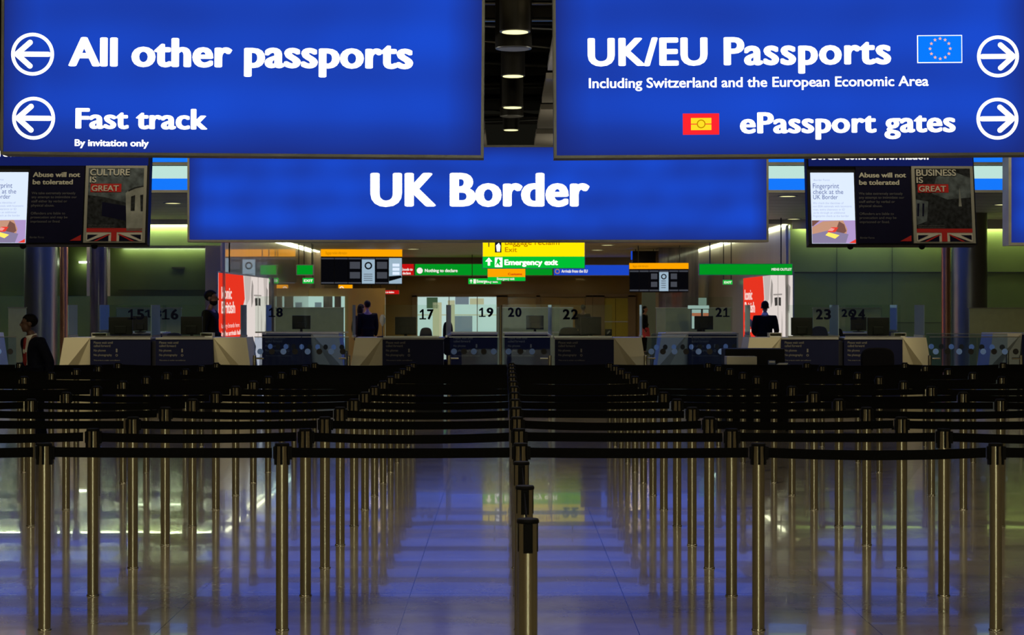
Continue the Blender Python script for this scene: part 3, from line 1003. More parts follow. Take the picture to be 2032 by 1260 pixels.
# ------------------------------------------------------------------ yellow, green and other signs in the passage
pl, t, f = lit_sign('hanging_sign', 'bright yellow and green baggage reclaim sign under the UK Border sign', 957, 1161, 470, 533, 40.3, M['yellow'], 3.72, 0, 0.2, 0.012)
pl.box(MB(), 958, 1160, 509, 532, -0.006, 0).build('green_panel', M['green'], f)
text(pl, f, M['ink_amber'], [('Baggage reclaim', 1002, 1110, 486, 12), ('Exit', 1002, 1026, 500, 9.5)], -0.006, (0.01, 0.008))
text(pl, f, M['white_glow'], [('Emergency exit', 1001, 1107, 526, 11)], -0.012, BOLD)
mb = MB()
pl.box(mb, 982, 995, 474, 501, -0.006, 0)
mb.build('pictogram', M['ink_black'], f)
mb = MB()
pl.poly(mb, [(984.5, 487), (990, 482), (993, 488), (992, 499), (986, 499)], -0.010)
pl.poly(mb, [(984, 475), (993, 475), (993, 480), (984, 480)], -0.010)
mb.build('pictogram', M['white_glow'], f)
pl.box(MB(), 969, 971, 474, 490, -0.006, 0).build('arrow_symbol', M['ink_black'], f)
mb = MB()
pl.poly(mb, [(968, 527), (968, 519), (963, 519), (970, 511), (977, 519), (972.5, 519), (972.5, 527)], -0.012)
mb.build('arrow_symbol', M['white_glow'], f)
mb = MB()
pl.box(mb, 982, 997, 511, 530, -0.009, -0.006)
mb.build('pictogram', M['white_glow'], f)
mb = MB()
pl.poly(mb, [(987, 514), (990, 512.5), (991, 515), (994, 519), (991, 521), (994, 528), (990, 526), (987, 522), (984, 528), (983, 526), (986, 519)], -0.012)
mb.build('pictogram', M['green'], f)

pl, t, f = lit_sign('hanging_sign', 'smaller amber exit sign over green strip behind the yellow sign', 967, 1043, 532, 558, 58.0, M['amber'], 3.62, 0, 0.2, 0.01)
pl.box(MB(), 967.5, 1042.5, 549.5, 557.5, -0.006, 0).build('green_panel', M['green'], f)
text(pl, f, M['white_dim'], [('Emergency exit', 986, 1021, 555.5, 5)], -0.012, BOLD)
text(pl, f, M['redfar'], [('Customs', 1008, 1036, 546, 4.5)], -0.006, BOLD)
pl, t, f = lit_sign('hanging_sign', 'small green emergency exit sign lowest of the central signs', 929, 995, 552, 564, 66.0, M['green'], 3.62, 0, 0.2, 0.01)
text(pl, f, M['white_dim'], [('Emergency exit', 946, 988, 561, 6)], -0.008, BOLD)
mb = MB()
pl.poly(mb, [(934, 562), (934, 558), (931.5, 558), (934.7, 554), (938, 558), (935.6, 558), (935.6, 562)], -0.008)
pl.box(mb, 939.5, 944.5, 554, 562.5, -0.009, -0.006)
mb.build('arrow_symbol', M['white_dim'], f)

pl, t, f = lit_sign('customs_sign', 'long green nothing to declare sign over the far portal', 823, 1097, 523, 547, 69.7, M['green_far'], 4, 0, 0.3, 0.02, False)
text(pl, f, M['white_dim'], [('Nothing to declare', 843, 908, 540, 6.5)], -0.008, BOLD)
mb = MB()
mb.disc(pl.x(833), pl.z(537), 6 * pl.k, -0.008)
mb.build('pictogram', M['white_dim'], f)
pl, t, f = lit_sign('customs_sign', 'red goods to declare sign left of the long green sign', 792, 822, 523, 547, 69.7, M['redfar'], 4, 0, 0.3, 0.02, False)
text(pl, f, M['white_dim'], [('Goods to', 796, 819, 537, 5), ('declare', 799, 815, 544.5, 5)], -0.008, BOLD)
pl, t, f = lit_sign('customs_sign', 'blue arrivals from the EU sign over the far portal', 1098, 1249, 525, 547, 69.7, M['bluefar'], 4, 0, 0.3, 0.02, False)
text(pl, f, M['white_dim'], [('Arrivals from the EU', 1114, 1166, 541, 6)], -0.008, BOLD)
mb = MB()
mb.ring(pl.x(1106), pl.z(538.5), 3.4 * pl.k, 4.8 * pl.k, -0.008)
mb.build('pictogram', M['flag_line'], f)
pl, t, f = lit_sign('hanging_sign', 'long green glowing panel standing in for a wall reflection above right red mural', 1387, 1573, 523, 546, 40.4, M['green_far'], 3.72, 0, 0.12, 0.01)  # added glowing panel in place of a reflection in the passage wall
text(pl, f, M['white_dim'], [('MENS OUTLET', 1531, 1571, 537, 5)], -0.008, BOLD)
pl, t, f = lit_sign('hanging_sign', 'small green glowing panel standing in for a reflection beside the left monitor board', 588, 622, 525, 546, 54.0, M['green_far'], 3.62, 0, 0.2, 0.02)  # added as well, its green stands for a reflection in the left wall
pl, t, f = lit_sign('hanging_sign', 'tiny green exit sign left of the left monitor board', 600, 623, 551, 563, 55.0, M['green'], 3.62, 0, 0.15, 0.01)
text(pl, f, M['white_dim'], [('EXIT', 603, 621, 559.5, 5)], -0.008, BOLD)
pl, t, f = lit_sign('hanging_sign', 'tiny green exit sign left of the right red mural', 1434, 1454, 555, 565, 51.0, M['green'], 3.62, 0, 0.15, 0.01)
text(pl, f, M['white_dim'], [('EXIT', 1437, 1452, 562.5, 4.5)], -0.008, BOLD)
pl, t, f = lit_sign('hanging_sign', 'small square orange sign with round mark under left monitor board', 671, 700, 564, 580, 61.5, M['amber'], 3.62, 0, 0.15, 0.01)
mb = MB()
mb.ring(pl.x(678), pl.z(572.5), 2.6 * pl.k, 4.2 * pl.k, -0.008)
mb.build('pictogram', M['white_dim'], f)
pl, t, f = lit_sign('hanging_sign', 'small red lit sign right of the square orange sign', 750, 792, 575.5, 584, 66.0, M['redfar'], 3.62, 0, 0.15, 0.008)
text(pl, f, M['white_dim'], [('Goods to declare', 757, 782, 581.5, 3.6)], -0.008, BOLD)
pl, t, f = lit_sign('hanging_sign', 'tiny red lit sign beside the small red sign', 729, 738, 575.5, 583, 67.0, M['redfar'], 3.62, 0, 0.15, 0.008)


pl = Pl(1280, 511, 59.5)
t = thing('hanging_sign', 'dark sign box seen from behind, blue lit left edge, beside the stone pier', 'sign', pl.o)
pl.box(MB(), 1255, 1306, 498, 523, 0, 0.3).build('housing', M['housing'], t)
pl.box(MB(), 1253, 1255, 498, 515, 0, 0.3).build('lit_edge', M['bluefar'], t)
hanger(t, (-0.3, 0.3), pl.z(498), 3.67 - pl.o.z, 0.15)


# ------------------------------------------------------------------ monitor boards
def monitor_board(x0, x1, y0, y1, D, rot, label, white):
    pl = Pl((x0 + x1) / 2, (y0 + y1) / 2, D)
    t = thing('monitor_board', label, 'monitor board', pl.o, rot)
    w, h = (x1 - x0) * pl.k, (y1 - y0) * pl.k
    MB().box(-w / 2, w / 2, 0.02, 0.25, -h / 2, h / 2).build('housing', M['housing'], t, bevel=0.01)
    bar = h * 0.2
    MB().box(-w / 2, w / 2, -0.03, 0.02, h / 2 - bar, h / 2).build('lit_header', M['amber'], t)
    mb = MB()
    mb.add(*letters('Baggage reclaim information', -w * 0.44, -w * 0.18, h / 2 - bar * 0.7, bar * 0.4, -0.034))
    mb.build('lettering', M['ink_amber'], t)
    n = 6
    sw = w / n
    for i in range(n):
        a, c = -w / 2 + i * sw + 0.012, -w / 2 + (i + 1) * sw - 0.012
        zt, zb = h / 2 - bar - 0.05, -h / 2 + 0.04
        lit = white[i]
        s = MB().box(a, c, 0.0, 0.02, zb, zt).build('screen', M[('screen_dark', 'screen_dark', 'screen_blue')[lit]], t)
        q = MB()
        if lit < 2:
            q.box(a, c, -0.004, 0, zb, zb + 0.045)
            q.box(a, c, -0.004, 0, zt - 0.045, zt)
            if lit == 1:
                for u, v in ((0.15, 0.42), (0.55, 0.8)):
                    q.box(a + 0.05, c - 0.04, -0.004, 0, zt - (zt - zb) * v, zt - (zt - zb) * u)
            q.build('caption', M['screen_grey'], s)
        elif lit == 2 and i < n - 1:
            q.box(a, c, -0.004, 0, zt - 0.05, zt)
            for j in range(4):
                q.box(a + 0.06, c - 0.08, -0.004, 0, zb + 0.1 + j * 0.07, zb + 0.12 + j * 0.07)
            q.build('caption', M['screen_grey'], s)
            q = MB()
            q.ring((a + c) / 2, zt - (zt - zb) * 0.3, sw * 0.17, sw * 0.28, -0.006)
            q.build('picture', M['screen_dark'], s)
        else:
            for j in range(3):
                q.box(a + 0.12, c - 0.08, -0.004, 0, zb + 0.3 + j * 0.14, zb + 0.4 + j * 0.14)
            q.build('caption', M['screen_white'], s)
            q = MB()
            q.prism([(a, zb + 0.08), (c, zb + 0.2), (c - 0.02, zb + 0.28), (a, zb + 0.25)], -0.006, -0.002)
            q.build('picture', M['screen_dark'], s)
    hanger(t, (-w * 0.35, w * 0.35), h / 2, 3.62 - pl.o.z, 0.12)
    return t


monitor_board(637, 798, 495, 565, 60.0, R(6), 'row of six hanging screens under a yellow bar, left', (0, 0, 1, 2, 1, 2))
monitor_board(1249, 1366, 522, 580, 56.0, R(-6), 'row of hanging screens under a yellow bar, before the stone pier', (0, 0, 1, 2, 1, 0))


# ------------------------------------------------------------------ murals on the passage side walls
def mural(side, label):
    t = thing('mural', label, 'mural', (side * 6.66, 45.2, 0.1))
    # local x runs along the wall as a viewer facing it reads it, y out of the wall
    t.rotation_euler = (0, 0, R(-90) if side > 0 else R(90))
    L, H = 8.3, 2.37
    if side > 0:
        L0, L1 = -4.1, 4.3           # far end first for the right wall
    else:
        L0, L1 = -4.3, 4.4
    W = L1 - L0
    MB().box(L0 - 0.04, L1 + 0.04, 0.0, 0.03, -0.04, H + 0.04).build('frame', M['frame'], t)
    f = MB().box(L0, L1, -0.006, 0.0, 0, H).build('picture', M['mural_white'], t)
    X = lambda u: L0 + u * W
    red = [(X(0), 0), (X(0), H)]
    red += [(X(a), H * b_) for a, b_ in ((0.44, 1.0), (0.46, 0.85), (0.47, 0.75), (0.44, 0.68), (0.43, 0.55), (0.44, 0.42), (0.46, 0.33), (0.43, 0.18), (0.39, 0.0))]
    MB().prism(red, -0.012, -0.006).build('red_field', M['mural_red'], f)
    shapes = [([(0.46, 1), (0.60, 1), (0.57, 0.75), (0.50, 0.68)], 'mural_g3'), ([(0.62, 0.96), (0.645, 0.9), (0.64, 0.72), (0.61, 0.66), (0.60, 0.8)], 'mural_g1'),
              ([(0.66, 0.80), (0.82, 0.80), (0.82, 0.785), (0.66, 0.785)], 'mural_g1'),
              ([(0.68, 0.76), (0.735, 0.765), (0.735, 0.68), (0.69, 0.675)], 'mural_g2'), ([(0.76, 0.765), (0.80, 0.76), (0.80, 0.675), (0.76, 0.68)], 'mural_g2'),
              ([(0.87, 1), (0.96, 1), (0.94, 0.78), (0.90, 0.66)], 'mural_g3'), ([(0.93, 0.9), (0.97, 0.86), (0.95, 0.6), (0.92, 0.7)], 'mural_g1'),
              ([(0.745, 1), (0.75, 1), (0.75, 0.3), (0.745, 0.3)], 'mural_g1'), ([(0.62, 0.34), (0.70, 0.22), (0.66, 0.05), (0.60, 0.0)], 'mural_g2'),
              ([(0.82, 0.62), (0.835, 0.5), (0.83, 0.3), (0.81, 0.4)], 'mural_g3'), ([(0.9, 0.5), (0.93, 0.4), (0.92, 0.15), (0.89, 0.3)], 'mural_g3'),
              ([(0.78, 0.1), (0.87, 0.22), (0.88, 0.0), (0.77, 0.0)], 'mural_g1')]
    for i, (pts, m) in enumerate(shapes):
        MB().prism([(X(a), H * b_) for a, b_ in pts], -0.012 - 0.0005 * i, -0.0065 - 0.0005 * i).build('picture_shape', M[m], f)
    mb = MB()
    mb.add(*letters('Iconic', X(0.04), X(0.22), H * 0.745, H * 0.12, -0.018, BOLD))
    mb.add(*letters('British', X(0.04), X(0.28), H * 0.60, H * 0.12, -0.018, BOLD))
    mb.add(*letters('luxury brands here', X(0.04), X(0.36), H * 0.455, H * 0.045, -0.018))
    mb.add(*letters('in the arrivals hall', X(0.04), X(0.38), H * 0.375, H * 0.05, -0.018, BOLD))
    mb.build('lettering', M['mural_text'], f)
    return t


mural(-1, 'red and white lit mural on the left passage wall')
mural(1, 'red and white lit mural on the right passage wall behind the suited man')

# ------------------------------------------------------------------ pendant downlights between the big signs
DL = [('first', 1022, 24.4, 0.215, True), ('second', 1019, 26.0, 0.27, False), ('third', 1018, 29.1, 0.20, True),
      ('fourth', 1017, 33.7, 0.205, True), ('fifth', 1015.5, 35.3, 0.235, False), ('last', 1014, 38.0, 0.18, True)]
for nm, px, D, r, lit in DL:
    t = thing('pendant_downlight', 'black cylinder downlight between the big signs, %s from the top, lens %s' % (nm, 'lit' if lit else 'unlit grey'), 'ceiling light',
              ((px - CX) * D / F, D, 5.5))
    MB().lathe([(r, 0.0), (r, 2.1)], 32).build('body', M['beam'], t, smooth=True)
    MB().lathe([(r * 0.98, -0.012), (r, 0.0), (r * 0.86, 0.0), (r * 0.84, -0.01)], 32).build('rim', M['frame'], t, smooth=True)
    MB().lathe([(r * 0.84, -0.018), (r * 0.84, -0.012)], 32).build('lens', M['lens' if lit else 'lens_grey'], t)


# ------------------------------------------------------------------ passport desks
def desk(num, D, nx0, nx1, white, wx0, label, glassx, numx, near=True, recess=None, glasstop=605, show_text=True, glabel=None):
    """navy fronted desk from nx0 to nx1, cream facetted end on one side reaching to wx0"""
    top = 1.2
    pl = Pl((nx0 + nx1) / 2, HY + EYE * F / D, D)      # origin on the floor
    t = thing('passport_desk', label, 'desk', pl.o, 0, 'passport desks')
    Z = lambda y: pl.z(y)
    x0, x1 = pl.x(nx0), pl.x(nx1)
    fp = MB().box(x0, x1, 0.0, 0.05, 0.08, top - 0.03).build('front_panel', M['navy'], t)
    MB().box(x0 + 0.02, x1 - 0.02, 0.06, 0.75, 0.0, top - 0.08).build('carcass', M['navy2'], t)
    MB().box(x0, x1, -0.015, 0.8, top - 0.03, top).build('worktop', M['worktop'], t, bevel=0.004)
    if show_text:
        w = x1 - x0
        k = 1 / F * D
        a = x0 + 7 * k
        mb = MB()
        for body, ln, dz, cap in (('Please wait until', 38, 12, 4.6), ('called forward', 33, 18.5, 4.6), ('No phones', 24, 27.5, 4.4), ('No photography', 36, 36.5, 4.4), ('This area is under surveillance', 52, 46, 2.2)):
            mb.add(*letters(body, a, a + ln * k, top - dz * k, cap * k, -0.004, (0.012, 0.008)))
        mb.box(a + 44 * k, a + 47 * k, -0.004, -0.001, top - 29 * k, top - 22 * k)
        mb.ring(a + 45.5 * k, top - 35 * k, 1.4 * k, 2.4 * k, -0.004, 16)
        mb.build('lettering', M['panel_ink'], fp)
    if white:
        s = -1 if white == 'L' else 1
        xi = x0 if s < 0 else x1
        xo = pl.x(wx0)
        flare = s * 0.18
        pA, pB = (xi, 0, top), (xo, 0, top)
        pP = (xo + flare * 0.54, -0.06, 0.55)
        pC, pD = (xi, 0.35, 0.0), (xo + flare, 0.30, 0.0)
        bk = 0.75
        vs = [pA, pB, pP, pC, pD, (xi, bk, top), (xo, bk, top), (xo + flare * 0.54, bk, 0.55), (xi, bk, 0), (xo + flare, bk, 0)]
        fs = [(0, 1, 2), (0, 2, 4, 3), (0, 5, 6, 1), (1, 6, 7, 2), (2, 7, 9, 4), (5, 8, 9, 7, 6), (0, 3, 8, 5), (3, 4, 9, 8)]
        MB().add(vs, fs).build('facetted_end', M['white_end'], t)
    # glass screen with number
    if glassx:
        g0, g1 = pl.x(glassx[0]), pl.x(glassx[1])
        zt = EYE + (HY - glasstop) * D / F
        gt = thing('glass_screen', glabel, 'glass screen', (pl.o.x, pl.o.y, 0), 0, 'numbered glass screens on the desks')
        g = MB().box(g0, g1, 0.10, 0.112, top, zt).build('pane', M['glass'], gt)
        MB().box(g0, g1, 0.09, 0.122, top, top + 0.025).build('channel', M['steel_grey'], gt)
        if num:
            h = (20.5 if near else 18.5) * pl.k
            z0 = EYE + (HY - (634 if near else 629)) * D / F
            dm = digits(num, pl.x(numx[0]), pl.x(numx[1]), z0, h, 0.09, 0.008)
            me = bpy.data.meshes.new('number')
            me.from_pydata(dm.v, [], dm.f)
            me.materials.append(M['digit'])
            link('number', me, g)
    return t, pl


def divider(px, D0, D1, label, ytop=605):
    """upright side glass standing on the desk line, edge on to the hall"""
    a = at(px, 0, D0)
    z1 = -0.035 + EYE + (HY - ytop) * D0 / F
    t = thing('glass_divider', label, 'glass divider', (a.x, D0, 0.035))
    MB().box(-0.006, 0.006, 0, D1 - D0, 1.2, z1).build('pane', M['edgeglass'], t)
    MB().box(-0.015, 0.015, 0, D1 - D0, 1.165, 1.2).build('clamp', M['steel_grey'], t)
    return t


ND, FD = 27.8, 32.5
desk('15', ND, 179, 299, 'L', 127, 'navy desk numbered fifteen, cream facetted end on its left', (186, 297), (250, 285), glabel='glass screen bearing number fifteen above its navy desk')
desk('16', ND, 309, 423, 'R', 489, 'navy desk numbered sixteen, cream facetted end on its right', (320, 404), (318, 353), glabel='glass screen bearing number sixteen above its navy desk')
struct('trim_11', MB().box((299.5 - CX) * ND / F, (308.5 - CX) * ND / F, ND + 0.1, ND + 0.7, 0, 1.15), M['navy2'])
desk('18', FD, 520, 617, 'R', 672, 'set back navy desk numbered eighteen behind the left glass gates', (505, 690), (531, 561), False, None, 588, glabel='glass screen bearing number eighteen above its navy desk')
desk('17', ND, 759, 880, 'L', 705, 'navy desk numbered seventeen with cream end left and a small lamp', (760, 871), (831, 861), glabel='glass screen bearing number seventeen above its navy desk')
desk('19', FD, 893, 987, None, 0, 'set back navy desk numbered nineteen left of the central gate post', (894, 986), (949, 980), False, None, 604, glabel='glass screen bearing number nineteen above its navy desk')
desk('20', FD, 1001, 1092, None, 0, 'set back navy desk numbered twenty right of the central gate post', (998, 1110), (1007, 1036), False, None, 604, glabel='glass screen bearing number twenty above its navy desk')
desk('22', ND, 1101, 1218, 'R', 1273, 'navy desk numbered twenty two with cream facetted end on its right', (1100, 1215), (1116, 1149), glabel='glass screen bearing number twenty two above its navy desk')
desk('21', FD, 1366, 1462, 'L', 1313, 'set back navy desk numbered twenty one behind the right glass gates', (1322, 1455), (1420, 1450), False, None, 589, glabel='glass screen bearing number twenty one above its navy desk')
desk('23', ND, 1550, 1664, 'L', 1487, 'navy desk numbered twenty three, cream end left, behind the black podium', (1566, 1664), (1620, 1652), glabel='glass screen bearing number twenty three above its navy desk')
desk('24', ND, 1675, 1791, 'R', 1838, 'navy desk numbered twenty four behind an office chair, cream end right', (1680, 1790), (1688, 1720), glabel='glass screen bearing number twenty four above its navy desk')
struct('trim_12', MB().box((1664.5 - CX) * ND / F, (1674.5 - CX) * ND / F, ND + 0.1, ND + 0.7, 0, 1.15), M['navy2'])
desk(None, FD, 2028, 2120, 'L', 1970, 'set back desk at the far right edge, pale facetted end', None, None, False)
desk(None, FD, -140, -50, 'R', -16, 'set back desk at the far left edge behind the suited man', None, None, False)
# numbers of desks in the row behind the end banks
for num, x0, x1, y, D, side, gx, label in (('13', 286, 322, 630, 35.0, 'L', (230, 330), 'free standing glass screen of the row behind desk fifteen'),
                                           ('26', 1669, 1695, 629, 35.0, 'R', (1650, 1750), 'free standing glass screen numbered 26 behind desks twenty three and twenty four')):
    pl = Pl(sum(gx) / 2, HY + EYE * F / D, D)
    t = thing('numbered_screen', label, 'glass screen', pl.o)
    g = MB().box(pl.x(gx[0]), pl.x(gx[1]), 0.0, 0.012, 0.1, EYE + (HY - 606) * D / F).build('pane', M['glass'], t)
    dm = digits(num, pl.x(x0), pl.x(x1), EYE + (HY - y) * D / F, 15.5 * pl.k, -0.012, 0.008)
    dm.build('number', M['digit'], g)
    mb = MB()
    for q in gx:
        mb.box(pl.x(q) - 0.02, pl.x(q) + 0.02, -0.01, 0.03, 0, 1.2)
    mb.build('foot', M['steel_grey'], t)

for px, D0, D1, lb in ((135, 27.95, 28.55, 'narrow glass divider at the left end of desk fifteen'), (300, 27.95, 28.65, 'glass divider between desks fifteen and sixteen'),
                       (478, 27.95, 28.55, 'glass divider at the right end of desk sixteen'), (700, 27.95, 28.4, 'glass divider left of desk seventeen'),
                       (886, 28.0, 30.2, 'glass divider right of desk seventeen'), (1095, 28.0, 30.2, 'glass divider left of desk twenty two'),
                       (1274, 27.95, 28.4, 'glass divider right of desk twenty two'), (1488, 27.95, 28.5, 'glass divider left of desk twenty three'),
                       (1664, 27.95, 28.7, 'glass divider between desks twenty three and twenty four'), (1834, 27.95, 28.6, 'glass divider at the right end of desk twenty four'),
                       (528, 32.7, 33.4, 'glass divider left of the desk numbered eighteen'), (1780, 34.0, 34.6, 'farther glass divider behind the right end of desk twenty four'),
                       (198, 34.0, 34.8, 'farther glass divider behind the left end of desk fifteen')):
    t = divider(px, D0, D1, lb)
    if D0 > 33.5:
        MB().box(-0.02, 0.02, -0.05, D1 - D0 + 0.05, -0.035, 1.165).build('low_panel', M['navy'], t)

# olive fabric screens behind the set back desks
for x0, x1, D, y, lb in ((547, 682, 35.6, 611, 'olive fabric screen behind desk eighteen'), (985, 1137, 35.6, 611, 'olive fabric screen behind desk twenty'),
                         (1302, 1450, 35.6, 611.5, 'olive fabric screen behind desk twenty one'), (1613, 1748, 36.0, 612, 'olive fabric screen behind desks twenty three and twenty four'),
                         (1923, 2060, 35.6, 612, 'olive fabric screen behind the far right desk'), (17, 52, 35.6, 611, 'narrow olive fabric screen behind the suited man'),
                         (232, 360, 37.0, 612, 'olive fabric screen behind desks fifteen and sixteen')):
    z = EYE + (HY - y) * D / F
    t = thing('office_screen', lb, 'screen', ((x0 + x1) / 2 * D / F - CX * D / F, D, 0), 0, 'olive office screens')
    w = (x1 - x0) * D / F / 2
    MB().box(-w, w, -0.03, 0.03, 0.06, z).build('fabric_panel', M['olive'], t, bevel=0.006)
    MB().box(-w - 0.01, w + 0.01, -0.035, 0.035, z, z + 0.015).build('top_rail', M['steel_grey'], t)
    mb = MB()
    for s in (-1, 1):
        mb.box(s * w * 0.85 - 0.03, s * w * 0.85 + 0.03, -0.2, 0.2, 0, 0.06)
    mb.build('foot', M['black'], t)


# added glowing panels standing in for a pale glass reflection behind desk 21
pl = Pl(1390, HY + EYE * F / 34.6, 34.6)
t = thing('reflection_stand', 'pale glowing panels standing in for a glass reflection behind desk twenty one', 'reflection stand-in', pl.o)
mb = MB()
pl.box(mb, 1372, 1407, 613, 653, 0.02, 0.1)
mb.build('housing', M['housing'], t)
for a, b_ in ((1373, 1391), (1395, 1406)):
    q = pl.box(MB(), a, b_, 614, 652, 0.0, 0.02).build('reflection_panel', M['reflection_pale'], t)
    pl.box(MB(), a, b_, 621, 627, -0.004, 0.0).build('orange_band', M['reflection_orange'], q)
pl.box(MB(), 1366, 1407, 606, 612.5, 0.0, 0.1).build('top_tray', M['reflection_pale'], t)  # no real tray, added glowing strip of the reflection stand-in
pl.box(MB(), 1387, 1402, 591, 605.5, 0.0, 0.1).build('top_sign', M['reflection_dim'], t)  # no real sign, added dim glowing top of the reflection stand-in
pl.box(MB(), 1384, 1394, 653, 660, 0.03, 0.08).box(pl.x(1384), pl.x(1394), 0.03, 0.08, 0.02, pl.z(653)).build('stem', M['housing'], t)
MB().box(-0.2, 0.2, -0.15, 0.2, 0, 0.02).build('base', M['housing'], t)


# ------------------------------------------------------------------ glass gates
def gate(x0, x1, D, hinge, label, yaw=0.0, dots=True, handle=True):
    pl = Pl((x0 + x1) / 2, HY + EYE * F / D, D)
    t = thing('glass_gate', label, 'gate', pl.o, yaw, 'glass gates')
    a, b_ = pl.x(x0), pl.x(x1)
    if yaw:
        a, b_ = a / math.cos(yaw), b_ / math.cos(yaw)
    top = EYE - 62.5 * 27.4 / F
    g = MB().box(a, b_, -0.006, 0.006, 0.08, top).build('pane', M['gateglass'], t)
    MB().box(a, b_, -0.01, 0.01, top, top + 0.012).build('top_rail', M['steel_grey'], t)
    hx = a if hinge == 'L' else b_
    s = 1 if hinge == 'L' else -1
    MB().tube((hx, 0, 0), (hx, 0, top - 0.28), 0.028, seg=14).build('gate_post', M['steel'], t, smooth=True)
    if handle:
        MB().tube((hx + s * 0.03, -0.04, 0.885), (hx + s * 0.15, -0.04, 0.885), 0.015, seg=10).build('handle', M['steel'], t, smooth=True)
    n = max(2, int(round((b_ - a) / 0.165)))
    for col, ph in (('dotblue', 0), ('dotdark', 1)):
        mb = MB()
        for i in range(n):
            if i % 2 == ph:
                mb.disc(a + (i + 0.5) * (b_ - a) / n, 0.99, 0.046, -0.010, 20)
        mb.build('dot_row', M[col], g)
    return t


GD = 27.45
gate(505, 597, GD, 'L', 'left leaf of the glass gate between desks sixteen and seventeen')
gate(599, 692, GD, 'R', 'right leaf of the glass gate between desks sixteen and seventeen')
gate(891, 989.5, GD, 'L', 'left leaf of the central glass gate before desk nineteen')
gate(997.5, 1091, GD, 'R', 'right leaf of the central glass gate before desk twenty')
gate(1281, 1373, GD, 'L', 'left leaf of the glass gate before desk twenty one')
gate(1375, 1464, GD, 'R', 'right leaf of the glass gate before desk twenty one')
gate(1845, 1938, GD, 'L', 'glass gate right of desk twenty four, left leaf')
gate(1940, 2026, GD, 'R', 'glass gate at the far right, right leaf')
gate(-60, 32, GD, 'L', 'glass gate at the far left beside the suited man')
gate(524, 690, 30.6, 'R', 'inner glass barrier behind the gate before desk eighteen', R(-24), True, False)
gate(1290, 1470, 30.6, 'L', 'inner glass barrier behind the gate before desk twenty one', R(24), True, False)
gate(1846, 1990, 30.6, 'R', 'inner glass barrier behind the far right gate', R(-24), True, False)
o = tag(MB().tube((pl.x(0), 0, 0), (pl.x(0), 0, 0.1), 0.01).build('gate_centre_post', M['steel']), 'slim central steel post between the two central gate leaves', 'post')
o.data = MB().tube((at(993.5, 0, GD).x, GD, 0), (at(993.5, 0, GD).x, GD, 1.71), 0.022, seg=14).mesh('gate_centre_post', M['steel'])


# ------------------------------------------------------------------ monitors, chairs and things on the desks
def monitor(x0, x1, ytop, ybot, D, label, yaw=0.0, base=1.2):
    pl = Pl((x0 + x1) / 2, HY + (EYE - base) * F / D, D)
    t = thing('computer_monitor', label, 'monitor', pl.o, yaw, 'monitors on the passport desks')
    w = (x1 - x0) * pl.k / 2
    zt, zb = pl.z(ytop), max(0.03, pl.z(ybot))
    MB().box(-w, w, -0.02, 0.03, zb, zt).build('display_back', M['monitor'], t, bevel=0.006)
    MB().box(-w + 0.01, w - 0.01, 0.03, 0.033, zb + 0.015, zt - 0.012).build('screen', M['screen_dark'], t)
    mb = MB()
    mb.tube((0, 0, 0.0), (0, 0, zb + 0.08), 0.025, seg=12)
    mb.build('stand', M['monitor'], t, smooth=True)
    MB().lathe([(0.11, 0), (0.11, 0.012), (0.03, 0.02)], 20).build('base', M['monitor'], t, smooth=True)
    MB().box(-w * 0.5, w * 0.5, -0.05, -0.02, zb + 0.02, zb + (zt - zb) * 0.5).build('back_cover', M['monitor'], t, bevel=0.01)
    return t


monitor(216, 263, 629, 664, ND + 0.45, 'black monitor back on desk fifteen')
monitor(264, 293, 627, 658, 33.5, 'black monitor behind the glass between desks fifteen and sixteen', 0.1, 1.2)
monitor(359, 402, 628, 664, ND + 0.45, 'black monitor back on desk sixteen left of the bearded man')
monitor(580, 616, 626, 653, FD + 0.45, 'black monitor back on the set back desk eighteen')
monitor(784, 826, 629, 664, ND + 0.45, 'black monitor back on desk seventeen right of the lamp')
monitor(1044, 1079, 626, 654, FD + 0.45, 'black monitor back on the set back desk twenty')
monitor(1152, 1193, 629, 665, ND + 0.45, 'black monitor back on desk twenty two beside the round chair')
monitor(1378, 1415, 627, 654, FD + 0.45, 'black monitor back on the set back desk twenty one')
monitor(1570, 1612, 630, 666, ND + 0.45, 'black monitor back on desk twenty three')
monitor(1721, 1764, 630, 666, ND + 0.45, 'black monitor back on the right half of desk twenty four')
monitor(1688, 1719, 629, 660, 33.8, 'dark monitor behind the number on desk twenty four', 0.0, 1.2)
for px in (278, 1703):           # small tables that carry the two monitors of the rear row
    p = at(px, 0, 33.8)
    t = thing('rear_desk', 'plain rear desk behind desk %s' % ('fifteen' if px < 500 else 'twenty four'), 'desk', (p.x, 33.9, 0))
    MB().box(-0.5, 0.5, -0.45, 0.35, 1.17, 1.2).build('worktop', M['worktop'], t)
    MB().box(-0.48, 0.48, -0.42, -0.38, 0, 1.17).build('front_panel', M['navy'], t)
    for s in (-1, 1):
        MB().box(s * 0.46 - 0.02, s * 0.46 + 0.02, -0.38, 0.33, 0, 1.17).build('leg', M['navy2'], t)


